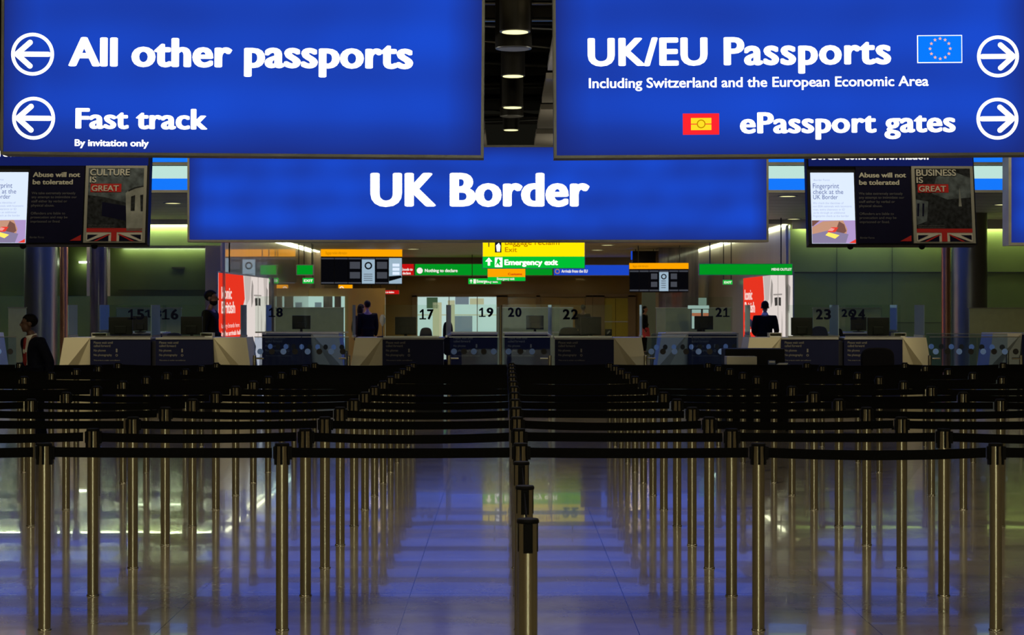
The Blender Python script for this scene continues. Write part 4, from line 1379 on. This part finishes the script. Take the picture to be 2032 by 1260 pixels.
def chair(px, D, top, width, label, m='chairfab', yaw=0.0, seat_z=0.62):
    p = at(px, 0, D)
    t = thing('office_chair', label, 'chair', (p.x, D, 0), yaw, 'swivel chairs at the desks')
    w = width / 2
    # padded rounded back, seen from the hall, and seat
    def pad(name, cx, cy, cz, sx, sy, sz):
        o = MB().box(cx - sx, cx + sx, cy - sy, cy + sy, cz - sz, cz + sz).build(name, M[m], t)
        b = o.modifiers.new('bevel', 'BEVEL')
        b.width = min(sx, sy, sz) * 0.9
        b.segments = 4
        s = o.modifiers.new('sub', 'SUBSURF')
        s.levels = s.render_levels = 2
        return o
    bh = (top - seat_z - 0.12) / 2
    mb = MB()
    n = 20
    pts = []
    for i in range(n):
        a = 2 * math.pi * i / n
        ca, sa = math.cos(a), math.sin(a)
        pts.append((w * math.copysign(abs(ca) ** 0.55, ca), seat_z + 0.12 + bh + bh * math.copysign(abs(sa) ** 0.55, sa)))
    o = mb.prism(pts, 0.20, 0.27).build('backrest', M[m], t, bevel=0.02)
    pad('seat', 0, -0.02, seat_z, w * 1.05, 0.25, 0.05)
    MB().box(-0.03, 0.03, 0.17, 0.2, seat_z - 0.08, seat_z + 0.35).build('back_support', M['black'], t)
    MB().tube((0, 0, 0.1), (0, 0, seat_z - 0.04), 0.03, seg=12).build('gas_stem', M['black'], t, smooth=True)
    for i in range(5):
        a = 2 * math.pi * i / 5
        e = (0.28 * math.cos(a), 0.28 * math.sin(a))
        l = MB().tube((0, 0, 0.12), (e[0], e[1], 0.08), 0.022, 0.016, 10).build('leg', M['black'], t, smooth=True)
        MB().tube((e[0] - 0.012, e[1], 0.028), (e[0] + 0.012, e[1], 0.028), 0.028, seg=12).build('castor', M['black'], l, smooth=True)
    for s in (-1, 1):
        mb = MB()
        mb.box(s * (w + 0.04) - 0.025, s * (w + 0.04) + 0.025, -0.15, 0.12, seat_z + 0.2, seat_z + 0.23)
        mb.box(s * (w + 0.04) - 0.015, s * (w + 0.04) + 0.015, -0.02, 0.02, seat_z - 0.03, seat_z + 0.2)
        mb.build('armrest', M['black'], t)
    return t


chair(1130, 29.35, 1.345, 0.36, 'round backed black chair left of the monitor at desk twenty two', 'chairblk')
chair(1631, 29.35, 1.36, 0.29, 'dark blue chair behind the glass of desk twenty three', 'chairfab')
chair(844, 29.35, 1.34, 0.22, 'blue grey chair right of the monitor at desk seventeen', 'chairfab')
chair(888, 33.9, 1.40, 0.2, 'black chair left of the set back desk nineteen', 'chairblk')
chair(340, 29.35, 1.25, 0.3, 'low dark blue chair behind desk sixteen', 'chairfab')
chair(285, 29.35, 1.24, 0.26, 'low dark blue chair behind desk fifteen', 'chairfab')
chair(1734, 24.4, 1.13, 0.46, 'dark chair standing in front of desk twenty four', 'chairblk', math.pi)
chair(1667, 30.6, 1.31, 0.2, 'dark chair behind the divider of desks twenty three and twenty four', 'chairblk')

# small desk lamp on 17
p = at(759, 0, ND + 0.3)
t = thing('desk_lamp', 'slim desk lamp with a small white shade on desk seventeen', 'lamp', (p.x, ND + 0.3, 1.2))
MB().lathe([(0.09, 0), (0.09, 0.015), (0.02, 0.02)], 20).build('base', M['black'], t, smooth=True)
MB().tube((0, 0, 0.02), (0.0, 0, 0.22), 0.008, seg=8).build('stem', M['steel_grey'], t)
MB().lathe([(0.012, 0.18), (0.05, 0.26), (0.042, 0.32), (0.02, 0.36)], 16).build('lamp_shade', mat('opal_shade', (0.85, 0.85, 0.85), 0.5), t, smooth=True)
# card stand on 22
p = at(1207.5, 0, ND + 0.3)
t = thing('card_stand', 'small dark card stand with pale print on desk twenty two', 'card stand', (p.x, ND + 0.3, 1.2))
MB().box(-0.055, 0.055, -0.01, 0.01, 0.02, 0.13).build('card', M['monitor'], t)
MB().box(-0.06, 0.06, -0.03, 0.03, 0, 0.02).build('base', M['black'], t)
MB().prism([(-0.03, 0.05), (0.0, 0.06), (0.03, 0.10), (0.01, 0.11), (-0.02, 0.08)], -0.013, -0.0105).build('print', M['post_white'], t)
for px, D, w, h, lb in ((268, ND + 0.25, 0.10, 0.02, 'white papers on desk fifteen left of the divider'), (336, ND + 0.25, 0.10, 0.014, 'white papers on desk sixteen right of the divider'),
                        (818, FD + 0.25, 0.12, 0.015, 'papers right of the lamp on the far desk line'), (1393, FD + 0.2, 0.1, 0.02, 'papers on the set back desk twenty one')):
    if px == 818:
        continue
    p = at(px, 0, D)
    mb = MB()
    for i in range(4):
        mb.box(-w + i * 0.004, w - i * 0.003, -0.08 + i * 0.003, 0.1, i * h / 4, (i + 0.9) * h / 4)
    o = tag(mb.build('paper_stack', M['paper']), lb, 'paper')
    o.location = (p.x, D, 1.2)
for px, D, wpx, hpx, lb in ((200, ND + 0.3, 30, 8, 'pale document tray on the left of desk fifteen'), (412, ND + 0.3, 24, 8, 'pale document tray on desk sixteen by the bearded man'),
                            (1783, ND + 0.3, 24, 8, 'pale document tray on the right of desk twenty four'), (1537, ND + 0.3, 24, 8, 'pale document tray on desk twenty three below the suited man')):
    p = at(px, 0, D)
    w, h = wpx * D / F / 2, hpx * D / F
    t = thing('document_tray', lb, 'tray', (p.x, D, 1.2))
    mb = MB()
    mb.box(-w, w, -0.12, 0.12, 0, 0.008)
    mb.box(-w, -w + 0.008, -0.12, 0.12, 0.008, h)
    mb.box(w - 0.008, w, -0.12, 0.12, 0.008, h)
    mb.box(-w, w, 0.112, 0.12, 0.008, h)
    mb.box(-w, w, -0.12, 0.12, h, h + 0.008)
    mb.build('tray_body', M['paleplastic'], t)
    MB().box(-w + 0.015, w - 0.015, -0.11, 0.1, 0.008, 0.02).build('papers', M['paper'], t)

# podium in front of desk twenty three
p = at(1498, 0, 24.2)
t = thing('podium', 'black podium desk in front of desk twenty three', 'podium', (p.x, 24.2, 0))
MB().box(-0.40, 0.42, 0.05, 0.5, 0, 1.11).build('body', M['black'], t, bevel=0.01)
t = thing('side_table', 'black side table in front of the black podium', 'table', (p.x, 24.2, 0))
MB().box(-0.44, 0.46, -0.35, 0.03, 0.87, 0.90).build('table_top', M['black'], t)
for q in (-0.38, 0.40):
    for w in (-0.31, -0.01):
        MB().box(q - 0.025, q + 0.025, w - 0.02, w + 0.02, 0, 0.87).build('leg', M['black'], t)
o = tag(MB().box(-0.21, 0.20, -0.13, 0.13, 0, 0.115).build('beige_box', M['paleplastic'], bevel=0.006), 'long beige box on the ledge of the black podium', 'box')
o.location = (p.x - 0.215, 24.02, 0.90)
t = thing('tape_dispenser', 'small blue grey dispenser on the ledge of the black podium', 'dispenser', (p.x + 0.2, 24.0, 0.90))
MB().box(-0.05, 0.05, -0.03, 0.03, 0, 0.06).build('body', mat('blue_grey_plastic', (0.12, 0.16, 0.30), 0.4), t, bevel=0.008)
MB().box(-0.04, 0.04, -0.032, -0.03, 0.03, 0.05).build('window', M['paper'], t)
mb = MB()
for i in range(4):
    mb.box(-0.07 + i * 0.01, 0.07 + i * 0.004, -0.04, 0.04, i * 0.006, i * 0.006 + 0.005)
o = tag(mb.build('paper_stack', M['paper']), 'crumpled white papers right of the dispenser on the podium ledge', 'paper')
o.location = (p.x + 0.335, 24.0, 0.90)


# ------------------------------------------------------------------ people
def skin_geo(joints, bones, levels=2):
    """joints: name -> (pos, rx, ry); grows one surface over the bones"""
    names = list(joints)
    idx = {k: i for i, k in enumerate(names)}
    me = bpy.data.meshes.new('tmp')
    me.from_pydata([joints[k][0] for k in names], [(idx[a], idx[b_]) for a, b_ in bones], [])
    o = bpy.data.objects.new('tmp', me)
    COL.objects.link(o)
    o.modifiers.new('skin', 'SKIN')
    sv = me.skin_vertices[0].data
    for k in names:
        sv[idx[k]].radius = (joints[k][1], joints[k][2])
    sv[0].use_root = True
    s = o.modifiers.new('sub', 'SUBSURF')
    s.levels = s.render_levels = levels
    dg = bpy.context.evaluated_depsgraph_get()
    m2 = bpy.data.meshes.new_from_object(o.evaluated_get(dg))
    vs = [tuple(v.co) for v in m2.vertices]
    fs = [tuple(p_.vertices) for p_ in m2.polygons]
    bpy.data.objects.remove(o)
    bpy.data.meshes.remove(me)
    bpy.data.meshes.remove(m2)
    return vs, fs


def fuse(mb, name, m, parent, voxel=0.012, smooth=3):
    """one continuous surface out of overlapping volumes"""
    me = bpy.data.meshes.new('tmp')
    me.from_pydata(mb.v, [], mb.f)
    o = bpy.data.objects.new('tmp', me)
    COL.objects.link(o)
    r = o.modifiers.new('remesh', 'REMESH')
    r.mode = 'VOXEL'
    r.voxel_size = voxel
    sm = o.modifiers.new('smooth', 'SMOOTH')
    sm.iterations = smooth
    sm.factor = 0.5
    dg = bpy.context.evaluated_depsgraph_get()
    m2 = bpy.data.meshes.new_from_object(o.evaluated_get(dg))
    bpy.data.objects.remove(o)
    bpy.data.meshes.remove(me)
    m2.name = name
    m2.materials.clear()
    m2.materials.append(m)
    for p_ in m2.polygons:
        p_.use_smooth = True
    return link(name, m2, parent)


def hand_geo(mb, wrist, along, palm_n, s=1.0, curl=0.5):
    """palm with four unequal fingers and a thumb leaving its side"""
    w, a, n = Vector(wrist), Vector(along).normalized(), Vector(palm_n).normalized()
    n = (n - a * n.dot(a)).normalized()
    side = a.cross(n)
    J = {'w': (tuple(w), 0.024 * s, 0.017 * s), 'p': (tuple(w + a * 0.05 * s), 0.036 * s, 0.014 * s), 'k': (tuple(w + a * 0.085 * s), 0.036 * s, 0.012 * s)}
    mb.add(*skin_geo(J, [('w', 'p'), ('p', 'k')], 1))
    for i, (off, ln) in enumerate(((-0.030, 0.068), (-0.010, 0.078), (0.010, 0.072), (0.029, 0.056))):
        b0 = w + a * 0.078 * s + side * off * s
        c = curl
        d1 = (a * math.cos(c * 0.6) + n * math.sin(c * 0.6))
        d2 = (a * math.cos(c * 1.5) + n * math.sin(c * 1.5))
        b1 = b0 + d1 * ln * 0.55 * s
        b2 = b1 + d2 * ln * 0.5 * s
        mb.add(*skin_geo({'a': (tuple(b0), 0.009 * s, 0.009 * s), 'b': (tuple(b1), 0.0085 * s, 0.0085 * s), 'c': (tuple(b2), 0.007 * s, 0.007 * s)}, [('a', 'b'), ('b', 'c')], 1))
    t0 = w + a * 0.03 * s - side * 0.026 * s
    t1 = t0 + (a * 0.75 - side * 0.6 + n * 0.25).normalized() * 0.04 * s
    t2 = t1 + (a * 0.9 - side * 0.2 + n * 0.4).normalized() * 0.03 * s
    mb.add(*skin_geo({'a': (tuple(t0), 0.012 * s, 0.012 * s), 'b': (tuple(t1), 0.0105 * s, 0.0105 * s), 'c': (tuple(t2), 0.008 * s, 0.008 * s)}, [('a', 'b'), ('b', 'c')], 1))


def person(label, x, y, height, yaw, skin='skin', top='suitblk', bottom='suitblk', hair='hair', lean=0.0, arms=None, stride=0.0, longhair=False, collar=False, tie=False,
           beard=False, skirt=None, voxel=0.012, female=False, coat=False, headturn=0.0):
    """figure facing its own -y, standing on the floor"""
    s = height / 1.78
    t = thing('person', label, 'person', (x, y, 0), yaw)
    P = lambda a, b_, c: (a * s, (b_ - lean * max(0, c - 0.95)) * s, c * s)
    sh = 0.165 if female else 0.195
    arms = arms or {}
    aL = arms.get('L', [(0.225, 0.02, 1.14), (0.222, -0.06, 0.90)])
    aR = arms.get('R', [(-0.225, 0.02, 1.14), (-0.222, -0.06, 0.90)])
    st = stride

    def core(extra, sleeves=True, legs=True, neck=True):
        J = {'pelvis': (P(0, 0, 0.96), (0.155 + extra) * s, (0.11 + extra) * s), 'waist': (P(0, 0, 1.10), (0.135 + extra) * s, (0.10 + extra) * s),
             'chest': (P(0, 0, 1.30), ((0.15 if female else 0.165) + extra) * s, (0.115 + extra) * s), 'upper': (P(0, 0.01, 1.42), (0.12 + extra) * s, (0.08 + extra) * s)}
        B = [('pelvis', 'waist'), ('waist', 'chest'), ('chest', 'upper')]
        if neck:
            J['neck'] = (P(0, 0.0, 1.50), 0.056 * s, 0.056 * s)
            J['nape'] = (P(0, -0.01, 1.58), 0.056 * s, 0.058 * s)
            B += [('upper', 'neck'), ('neck', 'nape')]
        if sleeves:
            for q, sg, A in (('L', 1, aL), ('R', -1, aR)):
                J['sh' + q] = (P(sg * sh, 0.01, 1.43), (0.058 + extra) * s, (0.058 + extra) * s)
                J['el' + q] = (P(*A[0]), (0.043 + extra) * s, (0.043 + extra) * s)
                J['wr' + q] = (P(*A[1]), (0.028 + extra) * s, (0.028 + extra) * s)
                B += [('upper', 'sh' + q), ('sh' + q, 'el' + q), ('el' + q, 'wr' + q)]
        if legs:
            for q, sg in (('L', 1), ('R', -1)):
                f_ = st * sg
                J['hip' + q] = (P(sg * 0.085, 0, 0.88), (0.092 + extra) * s, (0.092 + extra) * s)
                J['kn' + q] = (P(sg * 0.095, -f_ * 0.5, 0.50), (0.062 + extra) * s, (0.062 + extra) * s)
                J['an' + q] = (P(sg * 0.10, -f_ + 0.02, 0.09), (0.043 + extra) * s, (0.043 + extra) * s)
                B += [('pelvis', 'hip' + q), ('hip' + q, 'kn' + q), ('kn' + q, 'an' + q)]
        return J, B
    mb = MB()
    J, B = core(-0.010)
    for q, sg in (('L', 1), ('R', -1)):
        f_ = st * sg
        J['to' + q] = (P(sg * 0.11, -f_ - 0.13, 0.04), 0.036 * s, 0.03 * s)
        B.append(('an' + q, 'to' + q))
    mb.add(*skin_geo(J, B))
    # head: skull, jaw, nose, brow, lips, ears
    H = Vector(P(0, -0.02, 1.665))
    hd = MB()
    hd.ell((0, 0.012, 0.03), (0.075, 0.096, 0.088), 24, 16)
    hd.ell((0, -0.028, -0.045), (0.056, 0.062, 0.072), 20, 12)
    hd.ell((0, -0.062, -0.095), (0.026, 0.024, 0.02), 12, 8)
    hd.ell((0, -0.100, -0.020), (0.013, 0.022, 0.022), 12, 8)
    hd.ell((0, -0.092, 0.005), (0.009, 0.014, 0.026), 12, 8)
    hd.ell((0, -0.076, 0.026), (0.05, 0.018, 0.012), 14, 8)
    hd.ell((0, -0.088, -0.058), (0.022, 0.010, 0.006), 12, 8)
    hd.ell((0, -0.086, -0.070), (0.020, 0.010, 0.007), 12, 8)
    for sg in (-1, 1):
        hd.ell((sg * 0.078, 0.012, -0.015), (0.012, 0.022, 0.034), 12, 8)
        hd.ell((sg * 0.03, -0.078, 0.006), (0.012, 0.010, 0.008), 10, 6)
    ct, sn = math.cos(headturn), math.sin(headturn)
    turn = lambda v: (H.x + (v[0] * ct - v[1] * sn) * s, H.y + (v[0] * sn + v[1] * ct) * s, H.z + v[2] * s)
    mb.add([turn(v) for v in hd.v], hd.f)
    for q, A in (('L', aL), ('R', aR)):
        e, w_ = Vector(P(*A[0])), Vector(P(*A[1]))
        hand_geo(mb, w_ + (w_ - e).normalized() * 0.015, w_ - e, (-1 if q == 'L' else 1, -0.3, 0.1), s, 0.6)
    fuse(mb, 'body', M[skin], t, voxel)
    # eyes
    ey = MB()
    for sg in (-1, 1):
        ey.ell((sg * 0.03, -0.088, 0.006), (0.010, 0.006, 0.005), 10, 6)
    e2 = MB()
    e2.add([turn(v) for v in ey.v], ey.f)
    e2.build('eyes', M['hair'], t, smooth=True)
    # hair
    hm = MB()
    hm.ell((0, 0.016, 0.036), (0.081, 0.102, 0.091), 28, 18)
    keep = []
    for f_ in hm.f:
        c = sum((Vector(hm.v[i]) for i in f_), Vector()) / len(f_)
        line = 0.062 if c.y < -0.045 else (0.062 - (c.y + 0.045) * 1.5 if c.y < 0.03 else -0.05)
        if c.z > line:
            keep.append(f_)
    h2 = MB()
    h2.add([turn(v) for v in hm.v], keep)
    if longhair:
        lh = MB()
        lh.ell((0, 0.062, -0.05), (0.085, 0.055, 0.14), 20, 12)
        h2.add([turn(v) for v in lh.v], lh.f)
    ho = h2.build('hair', M[hair], t, smooth=True)
    sd = ho.modifiers.new('thick', 'SOLIDIFY')
    sd.thickness = 0.012 * s
    if beard:
        bm_ = MB()
        bm_.ell((0, -0.034, -0.062), (0.061, 0.066, 0.062), 20, 14)
        kp = [f_ for f_ in bm_.f if (sum((Vector(bm_.v[i]) for i in f_), Vector()) / len(f_)).z < -0.045]
        b2 = MB()
        b2.add([turn(v) for v in bm_.v], kp)
        b2.build('beard', M['hair'], t, smooth=True)
    # clothes
    J, B = core(0.020, True, False, False)
    for q, A in (('L', aL), ('R', aR)):
        e, w_ = Vector(A[0]), Vector(A[1])
        J['wr' + q] = (P(*(e + (w_ - e) * 0.93)), 0.040 * s, 0.040 * s)
    if coat or skirt:
        J['hem'] = (P(0, 0, 0.72 if coat else 0.86), 0.19 * s, 0.15 * s)
    else:
        J['hem'] = (P(0, 0, 0.82), 0.175 * s, 0.13 * s)
    B.append(('pelvis', 'hem'))
    jm = MB()
    jm.add(*skin_geo(J, B))
    fuse(jm, 'coat' if coat else 'jacket', M[top], t, voxel)
    if skirt:
        MB().lathe([(0.165 * s, 0.98 * s), (0.19 * s, 0.85 * s), (0.22 * s, 0.62 * s), (0.215 * s, 0.62 * s)], 24).build('skirt', M[skirt], t, smooth=True)
    tm = MB()
    J = {'pelvis': (P(0, 0, 0.95), 0.165 * s, 0.12 * s)}
    B = []
    for q, sg in (('L', 1), ('R', -1)):
        f_ = st * sg
        J['hip' + q] = (P(sg * 0.085, 0, 0.86), 0.10 * s, 0.10 * s)
        J['kn' + q] = (P(sg * 0.095, -f_ * 0.5, 0.50), 0.08 * s, 0.08 * s)
        J['an' + q] = (P(sg * 0.10, -f_ + 0.02, 0.09), 0.068 * s, 0.068 * s)
        B += [('pelvis', 'hip' + q), ('hip' + q, 'kn' + q), ('kn' + q, 'an' + q)]
    tm.add(*skin_geo(J, B))
    fuse(tm, 'trousers', M[bottom], t, voxel)
    for q, sg in (('L', 1), ('R', -1)):
        f_ = st * sg
        sm = MB()
        c = P(sg * 0.105, -f_ - 0.05, 0.045)
        sm.ell((c[0], c[1], 0.045 * s), (0.05 * s, 0.14 * s, 0.045 * s), 16, 10)
        sm.build('shoe', M['shoe'], t, smooth=True)
    if collar:
        cm = MB()
        n = 20
        prof = [(0.072, 1.455), (0.068, 1.515), (0.062, 1.522)]
        for r_, z in prof:
            for i in range(n):
                a = 2 * math.pi * i / n
                cm.v.append(P(r_ * math.cos(a), r_ * math.sin(a) - 0.002 - (0.012 if math.sin(a) < 0 else 0), z + 0.02 * math.sin(a)))
        for k in range(2):
            for i in range(n):
                cm.f.append((k * n + i, k * n + (i + 1) % n, (k + 1) * n + (i + 1) % n, (k + 1) * n + i))
        cm.build('shirt_collar', M['shirt'], t, smooth=True)
        fr = MB()
        pts = [(-0.055, 1.47), (0.055, 1.47), (0.03, 1.30), (0.006, 1.12), (-0.006, 1.12), (-0.03, 1.30)]
        ys = [-0.085, -0.085, -0.142, -0.134, -0.134, -0.142]
        a_ = [P(p_[0], y_, p_[1]) for p_, y_ in zip(pts, ys)]
        b_ = [P(p_[0], y_ + 0.03, p_[1]) for p_, y_ in zip(pts, ys)]
        n = 6
        fr.add(a_ + b_, [(0, 1, 2, 5), (5, 2, 3, 4)] + [(i, (i + 1) % n, n + (i + 1) % n, n + i) for i in range(n)])
        fr.build('shirt_front', M['shirt'], t)
    if tie:
        tm = MB()
        pts = [(-0.014, 1.475), (0.014, 1.475), (0.02, 1.44), (0.036, 1.16), (0.0, 1.11), (-0.036, 1.16), (-0.02, 1.44)]
        ys = [-0.098, -0.098, -0.112, -0.150, -0.148, -0.150, -0.112]
        a_ = [P(p_[0], y_ - 0.006, p_[1]) for p_, y_ in zip(pts, ys)]
        b_ = [P(p_[0], y_ + 0.012, p_[1]) for p_, y_ in zip(pts, ys)]
        n = 7
        tm.add(a_ + b_, [(0, 1, 2, 6), (6, 2, 3, 4, 5)] + [(i, (i + 1) % n, n + (i + 1) % n, n + i) for i in range(n)])
        tm.build('necktie', M['tie'], t)
    return t


PX = lambda px, D: (px - CX) * D / F
person('man in dark suit, white collar and red tie facing left at far left', PX(74, 20.75), 20.75, 1.60, R(-48), 'skin', 'suit', 'suit', lean=0.14, headturn=R(-28), collar=True, tie=True, stride=0.12,
       arms={'L': [(0.27, 0.08, 1.15), (0.25, 0.0, 0.90)], 'R': [(-0.26, 0.02, 1.14), (-0.24, -0.16, 0.96)]}, voxel=0.010)
person('bearded man in black facing right beside the left red mural', PX(419, 30.4), 30.4, 1.965, R(84), 'skin', 'suitblk', 'suitblk', beard=True, lean=-0.02,
       arms={'L': [(0.24, 0.06, 1.14), (0.18, -0.16, 0.98)], 'R': [(-0.24, 0.06, 1.14), (-0.18, -0.16, 0.98)]}, voxel=0.012)
person('man in black suit seen from behind before the right red mural', PX(1518, 37.5), 37.5, 1.80, R(172), 'skin2', 'suitblk', 'suitblk', collar=True,
       arms={'L': [(0.235, 0.03, 1.15), (0.19, -0.20, 1.06)], 'R': [(-0.245, 0.03, 1.15), (-0.22, -0.22, 1.10)]}, voxel=0.012)
person('nearer of two people in black standing left of desk seventeen', PX(729, 44), 44.0, 1.83, R(200), 'skin2', 'suitblk', 'suitblk', coat=True, voxel=0.016)
person('shorter person in black standing just left of the black coated one', PX(716, 45), 45.0, 1.74, R(150), 'skin2', 'suitblk', 'suitblk', coat=True, longhair=True, female=True, voxel=0.016)
person('woman in dark top and red skirt standing at the grey panel', PX(1279, 62.5), 62.5, 1.69, R(70), 'skin2', 'suitblk', 'suitblk', skirt='redcloth', longhair=True, female=True, voxel=0.016)
person('person in a long black coat behind the monitor of desk twenty two', PX(1157, 58), 58.0, 1.74, R(170), 'skin', 'suitblk', 'suitblk', coat=True, voxel=0.018)
# paper held by the man in the black suit
c = Vector((PX(1497, 37.3), 37.72, 1.30))
o = tag(MB().box(-0.075, 0.075, -0.002, 0.002, -0.11, 0.11).build('sheet_of_paper', mat('grey_paper', (0.25, 0.22, 0.22), 0.7)), 'sheet of paper held up by the suited man seen from behind', 'paper')
o.location = c
o.rotation_euler = (R(-18), R(-14), R(55))

# ------------------------------------------------------------------ belt barrier posts
SP, ROW, Y0, X0 = 1.248, 1.0948, 9.25, 0.076
tube = MB().lathe([(0.0325, 0.0), (0.0325, 0.972)], 32).mesh('post_tube', M['steel'], True)
collar_me = MB().lathe([(0.0365, 0.0), (0.0365, 0.005), (0.034, 0.008), (0.033, 0.008)], 32).mesh('base_collar', M['steel'], True)
cap_me = MB().lathe([(0.037, 0.966), (0.038, 0.970), (0.038, 0.976), (0.034, 0.981)], 32).mesh('cap', M['black'], True)
slot_mb = MB()
slot_mb.box(-0.0065, 0.0065, -0.0345, -0.029, 0.870, 0.966)
slot_mb.box(-0.0065, 0.0065, 0.029, 0.0345, 0.870, 0.966)
slot_me = slot_mb.mesh('belt_slot', M['black'])
clip_right = MB().box(0.031, 0.040, -0.016, 0.016, 0.868, 0.966).box(0.040, 0.052, -0.010, 0.010, 0.895, 0.964).mesh('belt_housing', M['black'])
clip_left = MB().box(-0.040, -0.031, -0.016, 0.016, 0.868, 0.966).box(-0.046, -0.040, -0.010, 0.010, 0.897, 0.962).mesh('belt_housing', M['black'])


def belt_mesh(L, sag, rise):
    mb = MB()
    n = 16
    for i in range(n + 1):
        u = i / n
        x = 0.05 + (L - 0.105) * u
        dz = -sag * 4 * u * (1 - u) + rise * (u - 0.5)
        for yy in (-0.0015, 0.0015):
            for z in (0.905, 0.957):
                mb.v.append((x, yy, z + dz))
    for i in range(n):
        a, b_ = 4 * i, 4 * (i + 1)
        for q in ((0, 1), (1, 3), (3, 2), (2, 0)):
            mb.f.append((a + q[0], b_ + q[0], b_ + q[1], a + q[1]))
    mb.f += [(0, 1, 3, 2), (4 * n, 4 * n + 2, 4 * n + 3, 4 * n + 1)]
    return mb.mesh('belt', M['belt'])


belts = [belt_mesh(SP, s, r) for s, r in ((0.004, 0.0), (0.010, 0.004), (0.002, -0.004), (0.014, 0.0), (0.007, 0.003))]
belt_deep = belt_mesh(ROW, 0.004, 0)
ORD = ['front', 'second', 'third', 'fourth', 'fifth', 'sixth', 'seventh', 'eighth', 'ninth', 'tenth', 'eleventh', 'twelfth', 'last']
NTH = ['', 'first', 'second', 'third', 'fourth', 'fifth', 'sixth']
proto = None


def post(x, y, rz, label, belt):
    t = thing('belt_barrier_post', label, 'barrier post', (x, y, 0), rz, 'steel belt barrier posts of the queue')
    for nm, me in (('post_tube', tube), ('base_collar', collar_me), ('cap', cap_me), ('belt_slot', slot_me), ('belt_housing', clip_left), ('belt_housing', clip_right)):
        link(nm, me, t)
    if belt is not None:
        link('belt', belt, t)
    return t


for i in range(13):
    y = Y0 + ROW * i
    for k in range(-6, 7):
        x = X0 + SP * k
        px = CX + x * F / y
        if px < -0.98 * SP * F / y or px - SP * F / y > 2032 + 40:
            continue
        end_post = px > 2032 + 40                     # carries the end of the last belt of its row
        side = 'on the centre line of posts' if k == 0 else '%s column %s of the centre line' % (NTH[abs(k)], 'left' if k < 0 else 'right')
        post(x + rnd.uniform(-0.004, 0.004), y + rnd.uniform(-0.008, 0.008), rnd.uniform(-0.005, 0.005), 'steel belt post in the %s row, %s' % (ORD[i], side), None if end_post else belts[rnd.randrange(5)])
for j, lb in ((1, 'steel belt post on the centre line, just before the front belt row'), (2, 'second nearest steel belt post on the centre line'),
              (3, 'nearest and largest steel belt post at the bottom centre')):
    post(X0 + (0.0, -0.002, 0.002, 0.0)[j], Y0 - ROW * j, math.pi / 2, lb, belt_deep)
